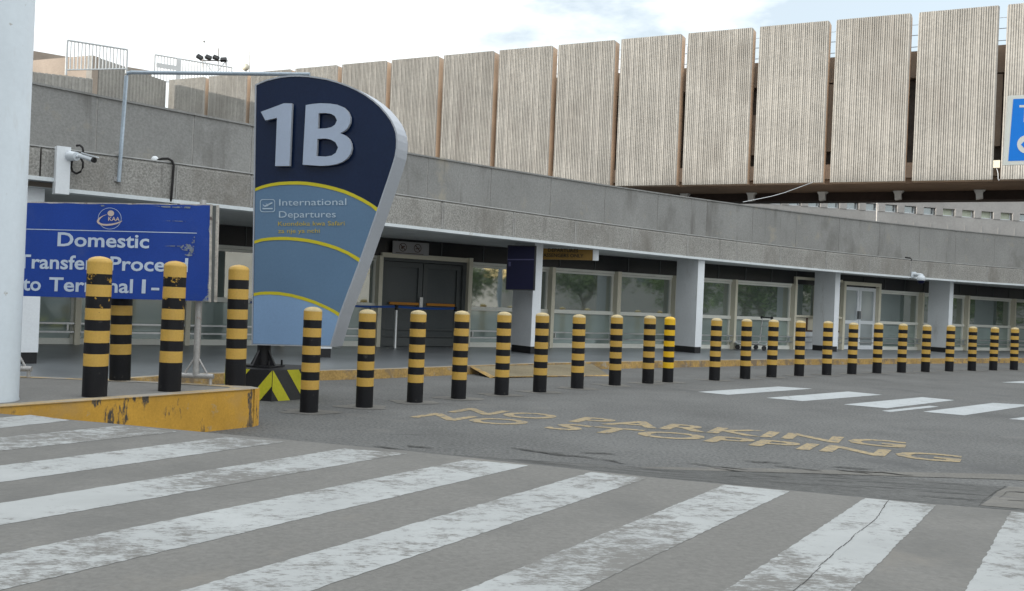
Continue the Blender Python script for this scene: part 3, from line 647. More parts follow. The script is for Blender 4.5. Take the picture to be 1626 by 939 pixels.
for i in range(0, len(lefts) + 6, 1):
    s_ = p0 + pk * i - pk * .056
    if i % 3: b = MB(); b.box(pp_(s_, PBOT + Hh * (.42 if i % 2 else .33), -.95), (.26, .3, Hh * (.42 if i % 2 else .26)), (PTt, PN, Z)); b.build('glazing_post', PIERC, pr_)
# handrail along the pier roof
b = MB(); zr = PBOT + Hh * .78
for dz in (.45, .95, 1.4): b.tube([pp_(sE0 + 12, zr + dz, -1.3), pp_(sE1, zr + dz, -1.3)], .018, 6)
s_ = sE0 + 12.0
while s_ < sE1: b.tube([pp_(s_, zr, -1.3), pp_(s_, zr + 1.4, -1.3)], .02, 6); s_ += 1.37
b.build('roof_handrail', GALV, pr_)
# junction box with cable on the pier
JB = pp_(p0 + pk * 13 - .16, 0, -.1)
t = thing('junction_box', 'small cream junction box with looped cable in a gap between ribbed panels', 'electrical box', (JB.x, JB.y, PBOT + .55))
MB().box((JB.x, JB.y, PBOT + .62), (.24, .16, .3), (PTt, PN, Z)).build('box_body', CREAM, t)
b = MB(); b.tube([Vector((JB.x, JB.y, PBOT + .47)) + PTt * (.02 * math.sin(k)) + PTt * .14 * (k / 6) + Vector((0, 0, -.11 * k + (.05 * max(0, k - 4) ** 2))) for k in range(7)], .015, 6); b.build('cable', CAMW, t)

# end walls of the pier on the left
ew = thing('stair_tower', 'shaded ribbed concrete stair parapets at the far left end of the pier', 'building')
c1 = pd(147, 88, 52.0); c2 = pd(264, 129, 57.4); c0 = pd(40, 97, 54.5)
b = MB(); g = 22
def wallstrip(b, A, Bq, zt0, zt1, zb, ribs, th=.4, mi=0):
    tt = Vector((Bq.x - A.x, Bq.y - A.y, 0)); L_ = tt.length; tt.normalize(); nn = Vector((tt.y, -tt.x, 0))
    if nn.dot(Vector((A.x, A.y, 0))) > 0: nn = -nn
    k = max(1, ribs); 
    for i in range(k):
        for f0, f1, o0, o1 in ((0, .35, 0, 0), (.35, .5, 0, -.06), (.5, .85, -.06, -.06), (.85, 1, -.06, 0)) if ribs else ((0, 1, 0, 0),):
            s0_, s1_ = (i + f0) / k, (i + f1) / k
            P0 = Vector((A.x, A.y, 0)) + tt * L_ * s0_ + nn * o0; P1 = Vector((A.x, A.y, 0)) + tt * L_ * s1_ + nn * o1
            za, zc = zt0 + (zt1 - zt0) * s0_, zt0 + (zt1 - zt0) * s1_
            b.quad(P0 + Z * zb, P1 + Z * zb, P1 + Z * zc, P0 + Z * za); b.quad(P0 + Z * za, P1 + Z * zc, P1 - nn * th + Z * zc, P0 - nn * th + Z * za)
    Pa, Pb = Vector((A.x, A.y, 0)) - nn * th, Vector((Bq.x, Bq.y, 0)) - nn * th
    b.quad(Pa + Z * zb, Pb + Z * zb, Pb + Z * zt1, Pa + Z * zt0)
    b.quad(Pa + Z * zb, Pa + nn * th + Z * zb, Pa + nn * th + Z * zt0, Pa + Z * zt0); b.quad(Pb + Z * zb, Pb + nn * th + Z * zb, Pb + nn * th + Z * zt1, Pb + Z * zt1)
b = MB(); wallstrip(b, c1, c2, c1.z, c2.z, 4, 22); b.build('ribbed_wall', RIB, ew)
b = MB(); wallstrip(b, c0, c1, c0.z, c1.z, 4, 0); b.build('plain_wall', PIERC, ew)
a0, a1 = pd(30, 101, 42.5), pd(147, 125, 45.2)
b = MB(); wallstrip(b, a0 + Vector((-14, -4, 0)), a1, a0.z, a1.z, 3, 60); b.build('lower_ribbed_wall', RIB, ew)
e0, e1 = pd(30, 77, 66), pd(241, 113, 72)
b = MB(); wallstrip(b, e0, e1, e0.z, e1.z, 4, 0, 3.0); b.build('rear_block', PIERC, ew)
def railing(p, q, h0, h1, n, label, xbar=None):
    """p, q = top-rail ends, h = picket lengths"""
    t = thing('railing', label, 'railing', (p.x, p.y, p.z - h0)); b = MB(); c_ = MB(); dd = (q - p).normalized(); nn = Vector((dd.y, -dd.x, 0)).normalized()
    b.tube([p, q], .05, 6); b.tube([p - Z * h0, q - Z * h1], .04, 6); b.build('rail', RAILW, t)
    for i in range(n + 1):
        s_ = i / n; P = p.lerp(q, s_); hh = h0 + (h1 - h0) * s_; r_ = .055 if i in (0, n) else .032
        c_.tube([P, P - Z * (hh + (.25 if i in (0, n) else 0))], r_, 6)
    c_.build('picket', RAILW, t)
    if xbar:
        d_ = MB()
        for s0_, s1_, z0, z1 in xbar: d_.quad(*[p.lerp(q, f) - Z * zz + nn * .05 for f, zz in ((s0_, z0), (s1_, z0), (s1_, z1), (s0_, z1))])
        d_.prism([p.lerp(q, xbar[0][0]) - Z * xbar[0][2], p.lerp(q, xbar[0][1]) - Z * xbar[0][2], p.lerp(q, xbar[0][1]) - Z * xbar[0][3], p.lerp(q, xbar[0][0]) - Z * xbar[0][3]], nn * .03)
        d_.build('plate', RAILW, t)
k = 46. / F
RAILW = mat('grey white railing paint', (.58, .60, .61), .5, .05, 2, 30, .04)
railing(pd(107, 64, 46), pd(202, 79, 49), 1.45, 1.0, 17, 'white picket railing on the roof directly above the stair tower, left of the grey pipe')
railing(pd(246, 87, 60), pd(368, 107.5, 65), 1.75, .9, 26, 'white picket railing with plated bay on the roof right of the stair tower', [(0.02, .26, .5, .78), (.26, .32, .0, 1.7)])

# floodlights, aerials and dish on the far roof
t = thing('floodlight_mast', 'rack of four dark floodlights against the white sky on the far roof', 'floodlights', tuple(pd(340, 130, 72)))
b = MB()
for x in (322, 359): b.tube([pd(x, 92, 72), pd(x, 125, 72)], .05, 6)
b.tube([pd(318, 96, 72), pd(362, 97, 72)], .05, 6); b.tube([pd(324, 96, 72), pd(340, 118, 72)], .03, 6); b.tube([pd(358, 98, 72), pd(342, 118, 72)], .03, 6); b.build('rack', GREYM, t)
for x, y, tl in ((317, 91, .5), (331, 91.5, .35), (343, 92, .35), (355, 95, -.1)):
    c = pd(x, y, 71.7); a = Vector((math.cos(tl), 0, -math.sin(tl))); u_ = Vector((math.sin(tl) * .7, .6, math.cos(tl) * .8)).normalized()
    MB().box(c, (.44, .22, .3), (a, u_.cross(a).normalized(), u_)).build('floodlight', BLACK, t)
for nm, lab, pts, r_ in (('roof_aerial', 'thin aerial with a small ball tip rising left of the floodlights', [(324, 66), (324, 96)], .025), ('roof_aerial', 'dark stubby mast standing among the floodlights on the roof', [(347, 77), (346, 110)], .055), ('roof_aerial', 'tall thin aerial beside the white dish on the roof', [(397, 66), (396, 116)], .035)):
    b = MB(); b.tube([pd(*p, 73) for p in pts], r_, 6)
    if 'ball' in lab: b.lathe(pd(324, 66, 73), [(.0, .09), (.07, .06), (.09, 0), (.07, -.06), (0, -.09)], 10)
    tag(b.build(nm, GREYM), lab, 'aerial')
t = thing('satellite_dish', 'round white dish on the roof beside a tall aerial', 'dish', tuple(pd(391, 118, 70)))
c = pd(390, 107, 70); b = MB(); n_ = 20
b.add([c + Vector((math.cos(2 * math.pi * j / n_) * .28, 0, math.sin(2 * math.pi * j / n_) * .28)) for j in range(n_)] + [c + Vector((0, .12, 0))] + [c + Vector((0, -.03, 0))], [(j, (j + 1) % n_, n_) for j in range(n_)] + [(j, (j + 1) % n_, n_ + 1) for j in range(n_)], True); b.build('reflector', CREAM, t)
MB().tube([c + Vector((0, .1, 0)), c + Vector((.0, .2, -.6))], .04, 6).build('mount', GREYM, t)

# ------------------------------------------------------------ distant block seen under the pier
fbk = thing('distant_building', 'pale concrete block with a row of small square windows seen under the pier', 'building')
f0, f1 = pd(1180, 330, 71), pd(1640, 352, 76.5); ft = Vector((f1.x - f0.x, f1.y - f0.y, 0)).normalized(); fn = Vector((ft.y, -ft.x, 0))
W0 = Vector((f0.x, f0.y, 0)) - ft * 14; LW = 62
zw0, zw1 = EYE + 168.5 * 72 / F, EYE + 180.5 * 72 / F
b = MB()
b.prism([W0 + Z * 2, W0 + Z * zw0, W0 - fn * .5 + Z * zw0, W0 - fn * .5 + Z * 2], ft * LW); b.prism([W0 + Z * zw1, W0 + Z * 17, W0 - fn * .5 + Z * 17, W0 - fn * .5 + Z * zw1], ft * LW)
b.prism([W0 - fn * .51 + Z * 2, W0 - fn * .51 + Z * 17, W0 - fn * 9 + Z * 17, W0 - fn * 9 + Z * 2], ft * LW); b.build('wall', FARC, fbk)
b = MB(); s_ = 0.
pane = []
x = 1129.
while x < 1760:
    p = pl(x, 340, W0, ft); s0_ = (p - W0).dot(ft); p2 = pl(x + 20, 340, W0, ft); s1_ = (p2 - W0).dot(ft); p3 = pl(x + 31, 340, W0, ft); s2_ = (p3 - W0).dot(ft)
    Mp = W0 + ft * ((s1_ + s2_) / 2) - fn * .12 + Z * ((zw0 + zw1) / 2)
    MB().box(Mp, (s2_ - s1_, .34, zw1 - zw0 - .006), (ft, fn, Z)).build('window_pier', FARC, fbk)
    m_ = FCURT if 1485 < x < 1600 else FGLASS
    q = W0 - fn * .3
    o = MB().quad(q + ft * s0_ + Z * (zw0 + .003), q + ft * s1_ + Z * (zw0 + .003), q + ft * s1_ + Z * (zw1 - .003), q + ft * s0_ + Z * (zw1 - .003)).build('window', m_, fbk)
    b = MB(); cz = (zw0 + zw1) / 2
    b.box(q + ft * (s0_ + .05) + Z * cz + fn * .03, (.07, .05, zw1 - zw0 - .02), (ft, fn, Z)); b.box(q + ft * ((s0_ + s1_) / 2) + Z * (zw0 + .05) + fn * .03, (s1_ - s0_ - .15, .05, .07), (ft, fn, Z)); b.box(q + ft * (s1_ - .05) + Z * cz + fn * .03, (.07, .05, zw1 - zw0 - .02), (ft, fn, Z)); b.build('window_frame', TRIM, o)
    x += 30.6
b = MB()
for i in range(40):
    if i % 1 == 0: b.box(W0 + ft * (1.0 + i * 1.53) + Z * ((zw0 + 2) / 2 - .3) + fn * .0, (.045, .03, zw0 - 2.7), (ft, fn, Z))
b.build('wall_joint', JOINT, fbk)
# drain pipe stays in front of the block
t = MB().tube([pd(1393, 318, 70), pd(1392, 354, 70)], .06, 8); tag(t.build('downpipe', GREYM), 'grey vertical pipe in front of the distant block below the pier', 'pipe')
t = MB().tube([pd(1180, 321, 33), pd(1225, 312, 35), pd(1246, 306, 37), pd(1290, 290, 39)], .012, 6); tag(t.build('overhead_cable', CAMW), 'pale cable rising from the terminal parapet to the pier underside', 'cable')

# ------------------------------------------------------------ bollards
FR = [0, .125, .201, .284, .368, .449, .525, .61, .689, .775, 1]
def bollard_mesh(name, worn=False, H=1.2, r=.106):
    b = MB(); n = 32; vs = []
    dome = [(0.001, 1.0), (.35, .9965), (.62, .990), (.85, .980), (.97, .966)]
    rings = [(r * a, H * z) for a, z in dome]
    mi = [2, 2, 2, 2, 2]
    z0 = H * .957; rings.append((r, z0)); mi.append(0)
    for i in range(1, 11):
        z = H * (1 - FR[i]) 
        rings.append((r * (1 if i % 2 else .993), z)); mi.append(0)
        if i < 10: rings.append((r * (.993 if i % 2 else 1), z - .0015)); mi.append(1 if i % 2 else 0)
    rings[-1] = (rings[-1][0], -.02)
    # band materials: between successive ring pairs
    bands = []
    for i in range(len(rings) - 1): 
        zc = 1 - (rings[i][1] + rings[i + 1][1]) / 2 / H
        if i < 5: bands.append(2); continue
        k = sum(1 for f in FR if f <= zc) - 1; bands.append(0 if k % 2 == 0 else (3 if k in (1, 3) and worn else 1))
    for i in range(len(rings) - 1):
        b.mi = bands[i]
        ra, za = rings[i]; rb, zb = rings[i + 1]
        # sub-rings for the long bands are not needed: the shape is straight
        vs = [Vector((ra * math.cos(2 * math.pi * j / n), ra * math.sin(2 * math.pi * j / n), za)) for j in range(n)] + [Vector((rb * math.cos(2 * math.pi * j / n), rb * math.sin(2 * math.pi * j / n), zb)) for j in range(n)]
        b.add(vs, [(j, (j + 1) % n, n + (j + 1) % n, n + j) for j in range(n)], True)
    return b
proto = bollard_mesh('bollard', False).build('bollard', [BYEL, BBLK, BCAP])
proto_y = bollard_mesh('bollard', False).build('bollard', [BYEL, BBLK, BYEL])
proto_w = bollard_mesh('bollard', True).build('bollard', [BYEL, BBLK, BYEL, BBLKW])
proto_b = bollard_mesh('bollard', False, 1.19, .101).build('bollard', [BYEL2, BBLK, BYEL2])
used = set()
def put(pr, loc, lab, grp, zs=1.022):
    o = pr if pr.name not in used else pr.copy()
    if o is not pr: COL.objects.link(o)
    used.add(pr.name); o.location = loc; o.rotation_euler = (random.gauss(0, .007), random.gauss(0, .007), random.uniform(0, 6.28)); o.scale = (1, 1, zs * random.uniform(.992, 1.01))
    return tag(o, lab, 'bollard', grp)
collar = []
ROW = [(487, 657), (576, 649), (657, 641), (727, 635), (796, 629), (857, 624.5), (917, 618.5), (977, 613.5), (1030, 610.5), (1136, 605.5), (1185, 603), (1227, 600.5), (1271, 598.5), (1315, 597), (1355, 595.5), (1395, 594), (1434, 593), (1472, 592), (1510, 591), (1546, 590), (1580, 589.3), (1613, 588.8)]
ORD = ['nearest', 'second', 'third', 'fourth', 'fifth', 'sixth', 'seventh', 'eighth', 'ninth']
LABS = ['black and yellow bollard directly in front of the lower end of the 1B sign', 'bollard between the 1B sign and the dark doors, second in the road row',
        'bollard standing in front of the left dark door leaf and the belt post', 'bollard in front of the cream jamb right of the dark doors',
        'bollard in front of the glazing just left of the screen column', 'bollard just right of the foot of the screen column',
        'bollard in front of the wide window below the hanging ochre sign, before the mid mullion', 'bollard right of the mullion under the last panes before the red plate column',
        'dull yellow bollard immediately left of the brighter slimmer bollard', 'bollard with scuffed black foot, first one right of the red plate column',
        'bollard directly left of the luggage trolley handle', 'bollard directly right of the luggage trolley handle', 'bollard in front of the cream service hatch',
        'bollard at the foot of the column between the service hatch and the white doors', 'bollard in front of the white double doors', 'bollard just right of the white double doors',
        'bollard under the dome camera, in front of the window beside the white doors', 'bollard just left of the column with the notice board', 'bollard just right of the column with the notice board',
        'fourth bollard from the right end of the road row', 'second last bollard before the right frame edge', 'rightmost bollard of the road row at the frame edge']
LABS[19] = 'third bollard from the right frame edge in the road row'
for i, (x, y) in enumerate(ROW):
    p = pg(x, y - .5, 0); p.y += .11; put(proto, (p.x, p.y, -.01), LABS[i], 'black and yellow bollards in a row on the road'); collar.append(p)
p = pg(1061.5, 608, 0); p.y += .1; put(proto_b, (p.x, p.y, -.01), 'brighter yellow slimmer bollard freshly painted beside a dull one', 'black and yellow bollards in a row on the road'); collar.append(p)
for (x, y), pr, lab in (((142, 632), proto_w, 'leftmost front bollard on the yellow kerbed platform, with paint chipped at its top black band'), ((263, 623), proto_w.copy(), 'middle bollard on the yellow kerbed platform, with chipped black bands, below the word Proceed'),
                        ((369, 613.5), proto_y, 'bollard at the corner of the yellow kerbed platform, left of the 1B sign'), ((184, 606), proto_y, 'bollard at the back of the platform partly hidden behind the blue sign')):
    p = pg(x, y - .5, .38); p.y += .10; s_ = 1.0
    if pr.name not in [o.name for o in COL.objects]: COL.objects.link(pr)
    put(pr, (p.x, p.y, .372), lab, 'black and yellow bollards on the platform', 1.058)
b = MB()
for p in collar:
    n_ = 14; rr = random.Random(int(p.x * 100))
    b.add([Vector((p.x + math.cos(2 * math.pi * j / n_) * rr.uniform(.24, .42), p.y + math.sin(2 * math.pi * j / n_) * rr.uniform(.2, .3), .004)) for j in range(n_)], [list(range(n_))])
struct('mortar_collars', b, LIGHTC)

# ------------------------------------------------------------ 1B pylon sign
th_ = R(18); SD = Vector((math.cos(th_), -math.sin(th_), 0)); SN = Vector((-math.sin(th_), -math.cos(th_), 0))
S0 = pd(419, 480, 12.15); S0 = Vector((S0.x, S0.y, 0))
def sp(x, y, off=0.): return pl(x, y, S0, SD) + SN * off
sg = thing('pylon_sign', 'tall curved navy and blue pylon sign with raised 1B on a chevron plinth', 'sign', (S0.x, S0.y, 0))
OUT = [(400, 548), (405.6, 135), (413, 131), (423, 127), (435, 124), (447, 121.4), (461, 120), (476.5, 119.8), (490, 120.6), (503, 122.3), (519, 125), (535, 129.4), (551, 135), (567, 142), (581, 150), (593.7, 159), (605, 169), (615, 180.5), (622.5, 191), (628, 202.5), (631, 212), (632, 223), (631.6, 236), (629.6, 249), (624.5, 266), (617.6, 287), (600.8, 336), (573, 416), (541.5, 499.7), (526, 551)]
OUT = OUT[::-1]
b = MB(); b.prism([sp(x, y, 0) for x, y in OUT], -SN * .29); b.build('cabinet', SALU, sg)
# slim bright rim round the face
cxm, cym = 490, 330
def inset(pts, k):
    o = []
    n = len(pts)
    for i in range(n):
        a, c_, e = pts[i - 1], pts[i], pts[(i + 1) % n]
        t1 = Vector((c_[0] - a[0], c_[1] - a[1])).normalized(); t2 = Vector((e[0] - c_[0], e[1] - c_[1])).normalized(); nn = Vector((-(t1 + t2).y, (t1 + t2).x)).normalized()
        q = (c_[0] + nn.x * k, c_[1] + nn.y * k)
        if (q[0] - cxm) ** 2 + (q[1] - cym) ** 2 > (c_[0] - cxm) ** 2 + (c_[1] - cym) ** 2: q = (c_[0] - nn.x * k, c_[1] - nn.y * k)
        o.append(q)
    return o
IN = inset(OUT, 2.4)
b = MB(); n_ = len(OUT)
for i in range(n_):
    j = (i + 1) % n_; b.quad(sp(*OUT[i], .012), sp(*OUT[j], .012), sp(*IN[j], .012), sp(*IN[i], .012)); b.quad(sp(*IN[i], .012), sp(*IN[j], .012), sp(*IN[j], .001), sp(*IN[i], .001)); b.quad(sp(*OUT[i], .012), sp(*OUT[j], .012), sp(*OUT[j], -.001), sp(*OUT[i], -.001))
b.build('rim', SALU, sg)
A1 = [(406, 299.2), (417, 295), (429.5, 291.8), (444, 289.5), (459, 288.6), (474, 288.4), (488.6, 289.2), (503, 291.2), (518, 294), (533, 297.6), (547.6, 302), (562, 308), (577, 315.4), (590, 323), (604, 332.5)]
A2 = [(402.5, 382.6), (416, 379), (429.5, 377.2), (444, 376.5), (459, 376.7), (474, 377.7), (488.6, 379.6), (503, 382.4), (518, 386.2), (535, 391.5), (553.5, 399.6), (576, 412.5)]
A3 = [(401, 465.6), (415, 463.6), (430, 463.2), (444.6, 463.9), (463, 466.8), (482, 471.7), (500, 477.5), (519, 485.9), (531, 492), (545, 500.5)]
def ywide(x): return 4.7 + 1.4 * (x - 406) / 200
# side boundary of the face below each arc: drop points outside the face's right edge
def right_edge(y): 
    pts = [(632, 223), (631.6, 236), (629.6, 249), (624.5, 266), (617.6, 287), (600.8, 336), (573, 416), (541.5, 499.7), (526, 551)]
    for (xa, ya), (xb, yb) in zip(pts, pts[1:]):
        if ya <= y <= yb: return xa + (xb - xa) * (y - ya) / (yb - ya) - 2.4
    return 526
def left_edge(y): return 400 + (548 - y) / 413 * 5.6 + 2.4
def clip(A): 
    o = [(max(x, left_edge(y)), y) for x, y in A if x <= right_edge(y) + .2]
    xa, ya = A[-1]; xb, yb = o[-1]
    for k_ in range(40):
        f = k_ / 39; x, y = xb + (xa - xb) * f, yb + (ya - yb) * f
        if x >= right_edge(y): o.append((right_edge(y), y)); break
    return o
C1, C2, C3 = clip(A1), clip(A2), clip(A3)
def region(topc, botc, off, nm, m):
    poly = [sp(x, y, off) for x, y in topc]
    # right side going down
    y0, y1 = topc[-1][1], botc[-1][1]
    for k_ in range(1, 6): y = y0 + (y1 - y0) * k_ / 6; poly.append(sp(right_edge(y), y, off))
    poly += [sp(x, y, off) for x, y in botc[::-1]]
    MB().quad(*poly).build(nm, m, sg)
topA = [q for q in IN if q[1] < 300]; topA = sorted([q for q in topA], key=lambda q: 0)
# navy face: everything (sheet), then blue regions and arcs proud of it
MB().quad(*[sp(x, y, .003) for x, y in IN]).build('navy_face', NAVY, sg)
sh = lambda A, dy: [(x, y + dy) for x, y in A]
BOT = [(left_edge(546), 545.8), (right_edge(548), 549)]
region(C1, BOT, .006, 'blue_face', SBLUE)
region(C3, BOT, .009, 'light_blue_face', SBLUE2)
for A, nm in ((C1, 'yellow_arc'), (C2, 'yellow_arc'), (C3, 'yellow_arc')):
    b = MB()
    for (xa, ya), (xb, yb) in zip(A, A[1:]): b.quad(sp(xa, ya, .012), sp(xb, yb, .012), sp(min(xb, right_edge(yb + ywide(xb))), yb + ywide(xb), .012), sp(xa, ya + ywide(xa), .012))
    b.build(nm, SYEL, sg)
def c4(x, y): return (370 + x * .26634, 90 + y * .26634)
ONE = [c4(*q) for q in [(185, 337), (322, 286), (370, 287), (355, 658), (270, 658), (281, 372), (212, 388)]]
BO = [c4(*q) for q in [(452, 297), (490, 290), (540, 286), (595, 288), (640, 295), (676, 310), (702, 335), (716, 368), (714, 402), (700, 432), (680, 451), (655, 463), (685, 476), (708, 497), (721, 525), (724, 555), (716, 586), (697, 613), (668, 634), (630, 648), (585, 655), (540, 657), (433, 650)]]
H1 = [c4(*q) for q in [(527, 345), (566, 343), (600, 348), (624, 362), (637, 387), (626, 412), (604, 428), (570, 435), (524, 437)]]
H2 = [c4(*q) for q in [(520, 497), (565, 495), (600, 501), (628, 517), (643, 548), (630, 580), (605, 596), (570, 602), (515, 600)]]
def letter(outer, holes, nm):
    """outline with holes -> filled curve -> mesh with real depth"""
    cu = bpy.data.curves.new('c', 'CURVE'); cu.dimensions = '2D'; cu.fill_mode = 'FRONT'
    sc_ = 120.
    for poly in [outer] + holes:
        s_ = cu.splines.new('POLY'); s_.points.add(len(poly) - 1); s_.use_cyclic_u = True
        for k_, (x, y) in enumerate(poly): s_.points[k_].co = (x / sc_, y / sc_, 0, 1)
    o = bpy.data.objects.new('c', cu); COL.objects.link(o); dg = bpy.context.evaluated_depsgraph_get(); me = o.evaluated_get(dg).to_mesh()
    vs = [(v.co.x * sc_, v.co.y * sc_) for v in me.vertices]; fs = [tuple(p.vertices) for p in me.polygons]
    bpy.data.objects.remove(o); bpy.data.curves.remove(cu)
    b = MB(); b.mi = 0; b.add([sp(x, y, .075) for x, y in vs], fs); b.add([sp(x, y, .035) for x, y in vs], fs); b.mi = 1
    for poly in [outer] + holes:
        for k_ in range(len(poly)):
            a, c_ = poly[k_], poly[(k_ + 1) % len(poly)]; b.quad(sp(*a, .035), sp(*c_, .035), sp(*c_, .075), sp(*a, .075))
    b.build(nm, [SILV, SALU], sg)
letter(ONE, [], 'raised_numeral'); letter(BO, [H1, H2], 'raised_letter')
def sign_text(body, A, Bp, cappx, m, nm, bold=0.0):
    a, c_ = sp(*A, .014), sp(*Bp, .014); up = (sp(A[0], A[1] - 10, .014) - a).normalized(); cap = (sp(A[0], A[1] - cappx, .014) - a).length
    text_on(MB(), body, a, c_, up, cap, bold).build(nm, m, sg)
sign_text('International', (444.3, 327), (550.8, 325.8), 10.4, STXT, 'lettering', .0)
sign_text('Departures', (444, 346), (534, 345.6), 10.4, STXT, 'lettering', .0)
sign_text('Kuondoka kwa Safari', (442.5, 359), (548, 358.2), 6.8, SORG, 'lettering')
sign_text('za nje ya nchi', (442.5, 370.5), (508.5, 370), 6.8, SORG, 'lettering')
b = MB(); rc = []
for cx_, cy_, a0_ in ((433.5, 321, -90), (433.5, 333, 0), (418, 333, 90), (418, 321, 180)):
    for k_ in range(5): a = R(a0_ + 22.5 * k_); rc.append((cx_ + 4.2 * math.cos(a), cy_ + 4.2 * math.sin(a)))
ri_ = [(426 + (x - 426) * .92, 327 + (y - 327) * .91) for x, y in rc]
for k_ in range(len(rc)): j = (k_ + 1) % len(rc); b.quad(sp(*rc[k_], .014), sp(*rc[j], .014), sp(*ri_[j], .014), sp(*ri_[k_], .014))
q4 = lambda x, y: sp(400 + x * .1476, 280 + y * .1476, .014)
b.quad(q4(120, 344), q4(230, 344), q4(228, 357), q4(122, 357)); b.quad(q4(120, 305), q4(132, 308), q4(142, 318), q4(160, 312), q4(215, 284), q4(230, 284), q4(228, 292), q4(180, 320), q4(150, 330), q4(138, 328)); b.quad(q4(150, 300), q4(160, 298), q4(190, 306), q4(180, 312))
b.quad(q4(185, 306), q4(198, 300), q4(180, 325), q4(170, 326))
b.build('departure_icon', STXT, sg)
# post, gussets, plinth
PC = pd(419, 560, 12.35); PC = Vector((PC.x, PC.y, 0)); zpl = .395
b = MB(); zt_ = .9; b.tube([PC + Z * zpl, PC + Z * zt_], .088, 16)
for k_ in range(4):
    a = th_ + math.pi / 4 + k_ * math.pi / 2; dv = Vector((math.cos(a), math.sin(a), 0)); pv = Vector((-dv.y, dv.x, 0)) * .012
    b.prism([PC + dv * .06 + Z * zpl + pv, PC + dv * .21 + Z * (zpl + .02) + pv, PC + dv * .085 + Z * (zpl + .22) + pv, PC + dv * .06 + Z * (zpl + .22) + pv], -pv * 2)
b.box(PC + Z * (zpl + .011), (.42, .36, .018), (SD, SN, Z))
for i in (-1, 1):
    for j in (-1, 1): b.tube([PC + SD * i * .18 + SN * j * .15 + Z * zpl, PC + SD * i * .18 + SN * j * .15 + Z * (zpl + .09)], .014, 6)
b.build('post', BLACK, sg)
HC = Vector((-3.17, 12.42, 0)); ang0 = math.atan2(11.9 - 12.42, -2.98 + 3.17); RH = .60
hexv = [HC + Vector((math.cos(ang0 + k_ * math.pi / 3), math.sin(ang0 + k_ * math.pi / 3), 0)) * RH for k_ in range(6)]
b = MB()
for k_ in range(6): b.mi = 0 if k_ != 0 else 1; b.quad(hexv[k_] - Z * .02, hexv[(k_ + 1) % 6] - Z * .02, hexv[(k_ + 1) % 6] + Z * .39, hexv[k_] + Z * .39)
b.mi = 0; b.quad(*[p + Z * .39 for p in hexv]); b.build('plinth', [BLACK, PLLIT], sg)
b = MB()
for k_ in range(6):           # slanting yellow stripes, mirrored at the front corner
    P0, P1 = hexv[k_], hexv[(k_ + 1) % 6]; nn = ((P0 + P1) / 2 - HC).normalized() * .004; mirror = (k_ == 5)
    for u0 in (-.27, .50) if k_ == 5 else (-.29, .36):
        dxs, wd = (.53, .28) if k_ == 5 else (.46, .30)
        poly = [(u0, .39), (u0 + wd, .39), (u0 + wd + dxs, -.0), (u0 + dxs, -.0)]
        # clip to the face, 0..1 in u
        def clipu(poly, lim, sgn):
            o = []
            for a, c_ in zip(poly, poly[1:] + poly[:1]):
                ia, ic = (a[0] - lim) * sgn >= 0, (c_[0] - lim) * sgn >= 0
                if ia: o.append(a)
                if ia != ic: f = (lim - a[0]) / (c_[0] - a[0]); o.append((lim, a[1] + (c_[1] - a[1]) * f))
            return o
        poly = clipu(poly, .004, 1); poly = clipu(poly, .996, -1) if len(poly) > 2 else []
        if len(poly) > 2: b.quad(*[(P0.lerp(P1, u) if not mirror else P1.lerp(P0, u)) + nn + Z * z for u, z in poly])
b.build('chevron_stripe', CHY, sg)

# ------------------------------------------------------------ blue domestic transfer sign on a tube stand
YD = 9.74
ds = thing('direction_sign', 'weathered blue board with pale Domestic Transfer lettering on a tube stand', 'sign', (-4.2, YD, .38))
b = MB(); off = Vector((0, .05, 0))
TL, TR, BR, BL = pd(-9, 321.5, YD), pd(334, 326, YD), pd(331.5, 478.5, YD), pd(-13, 469, YD)
top = [pd(-9 + 343 * k_ / 30, 321.5 + 4.5 * k_ / 30 + random.choice([0, 0, .3, .9]), YD) for k_ in range(31)]
b.prism([BL, BR] + top[::-1], off); b.build('board', DBLUE, ds)
b = MB(); b.prism([pd(333.5, 325.5, YD - .006), pd(336.5, 325.7, YD - .006), pd(334, 480, YD - .006), pd(331, 480, YD - .006)], Vector((0, .05, 0))); b.prism([pd(343, 326, YD + .03), pd(347, 326, YD + .03), pd(343.5, 480, YD + .03), pd(339.5, 480, YD + .03)], Vector((0, .03, 0)))
b.build('edge_frame', DEDGE, ds)
b = MB(); b.prism([pd(336.7, 326.5, YD + .02), pd(342.8, 326.5, YD + .02), pd(339.3, 479.5, YD + .02), pd(334.2, 479.5, YD + .02)], Vector((0, .02, 0))); b.build('edge_channel', DOORF, ds)
b = MB(); b.prism([pd(-9, 319.8, YD + .004), pd(336, 324.6, YD + .004), pd(336, 326.6, YD + .004), pd(-9, 322.4, YD + .004)], Vector((0, .045, 0))); b.build('top_strip', DEDGE, ds)
def dtext(body, A, Bp, cap, nm='lettering', m=DTXT, bold=.02, dy=-.004):
    a, c_ = pd(*A, YD + dy), pd(*Bp, YD + dy); up = (pd(A[0] + .44, A[1] - 10, YD + dy) - a).normalized()
    text_on(MB(), body, a, c_, up, cap / F * YD, bold).build(nm, m, ds)
dtext('Domestic', (91, 390.5), (236.5, 394), 21.5)
dtext('Transfer', (27, 425.5), (149, 428.4), 21.5); dtext('Proceed', (174.5, 429), (298, 431.8), 21.5)
dtext('to', (35.5, 460.8), (64.6, 461.6), 21.5); dtext('Terminal', (77.5, 461.9), (210.5, 465.2), 21.5); dtext('1-', (224.7, 465.5), (252.5, 466.2), 21.5)
b = MB()
b.quad(pd(-2, 362.4, YD - .004), pd(312.5, 369.9, YD - .004), pd(312.5, 371, YD - .004), pd(-2, 363.6, YD - .004))
lc = (174.2, 347.2); n_ = 40
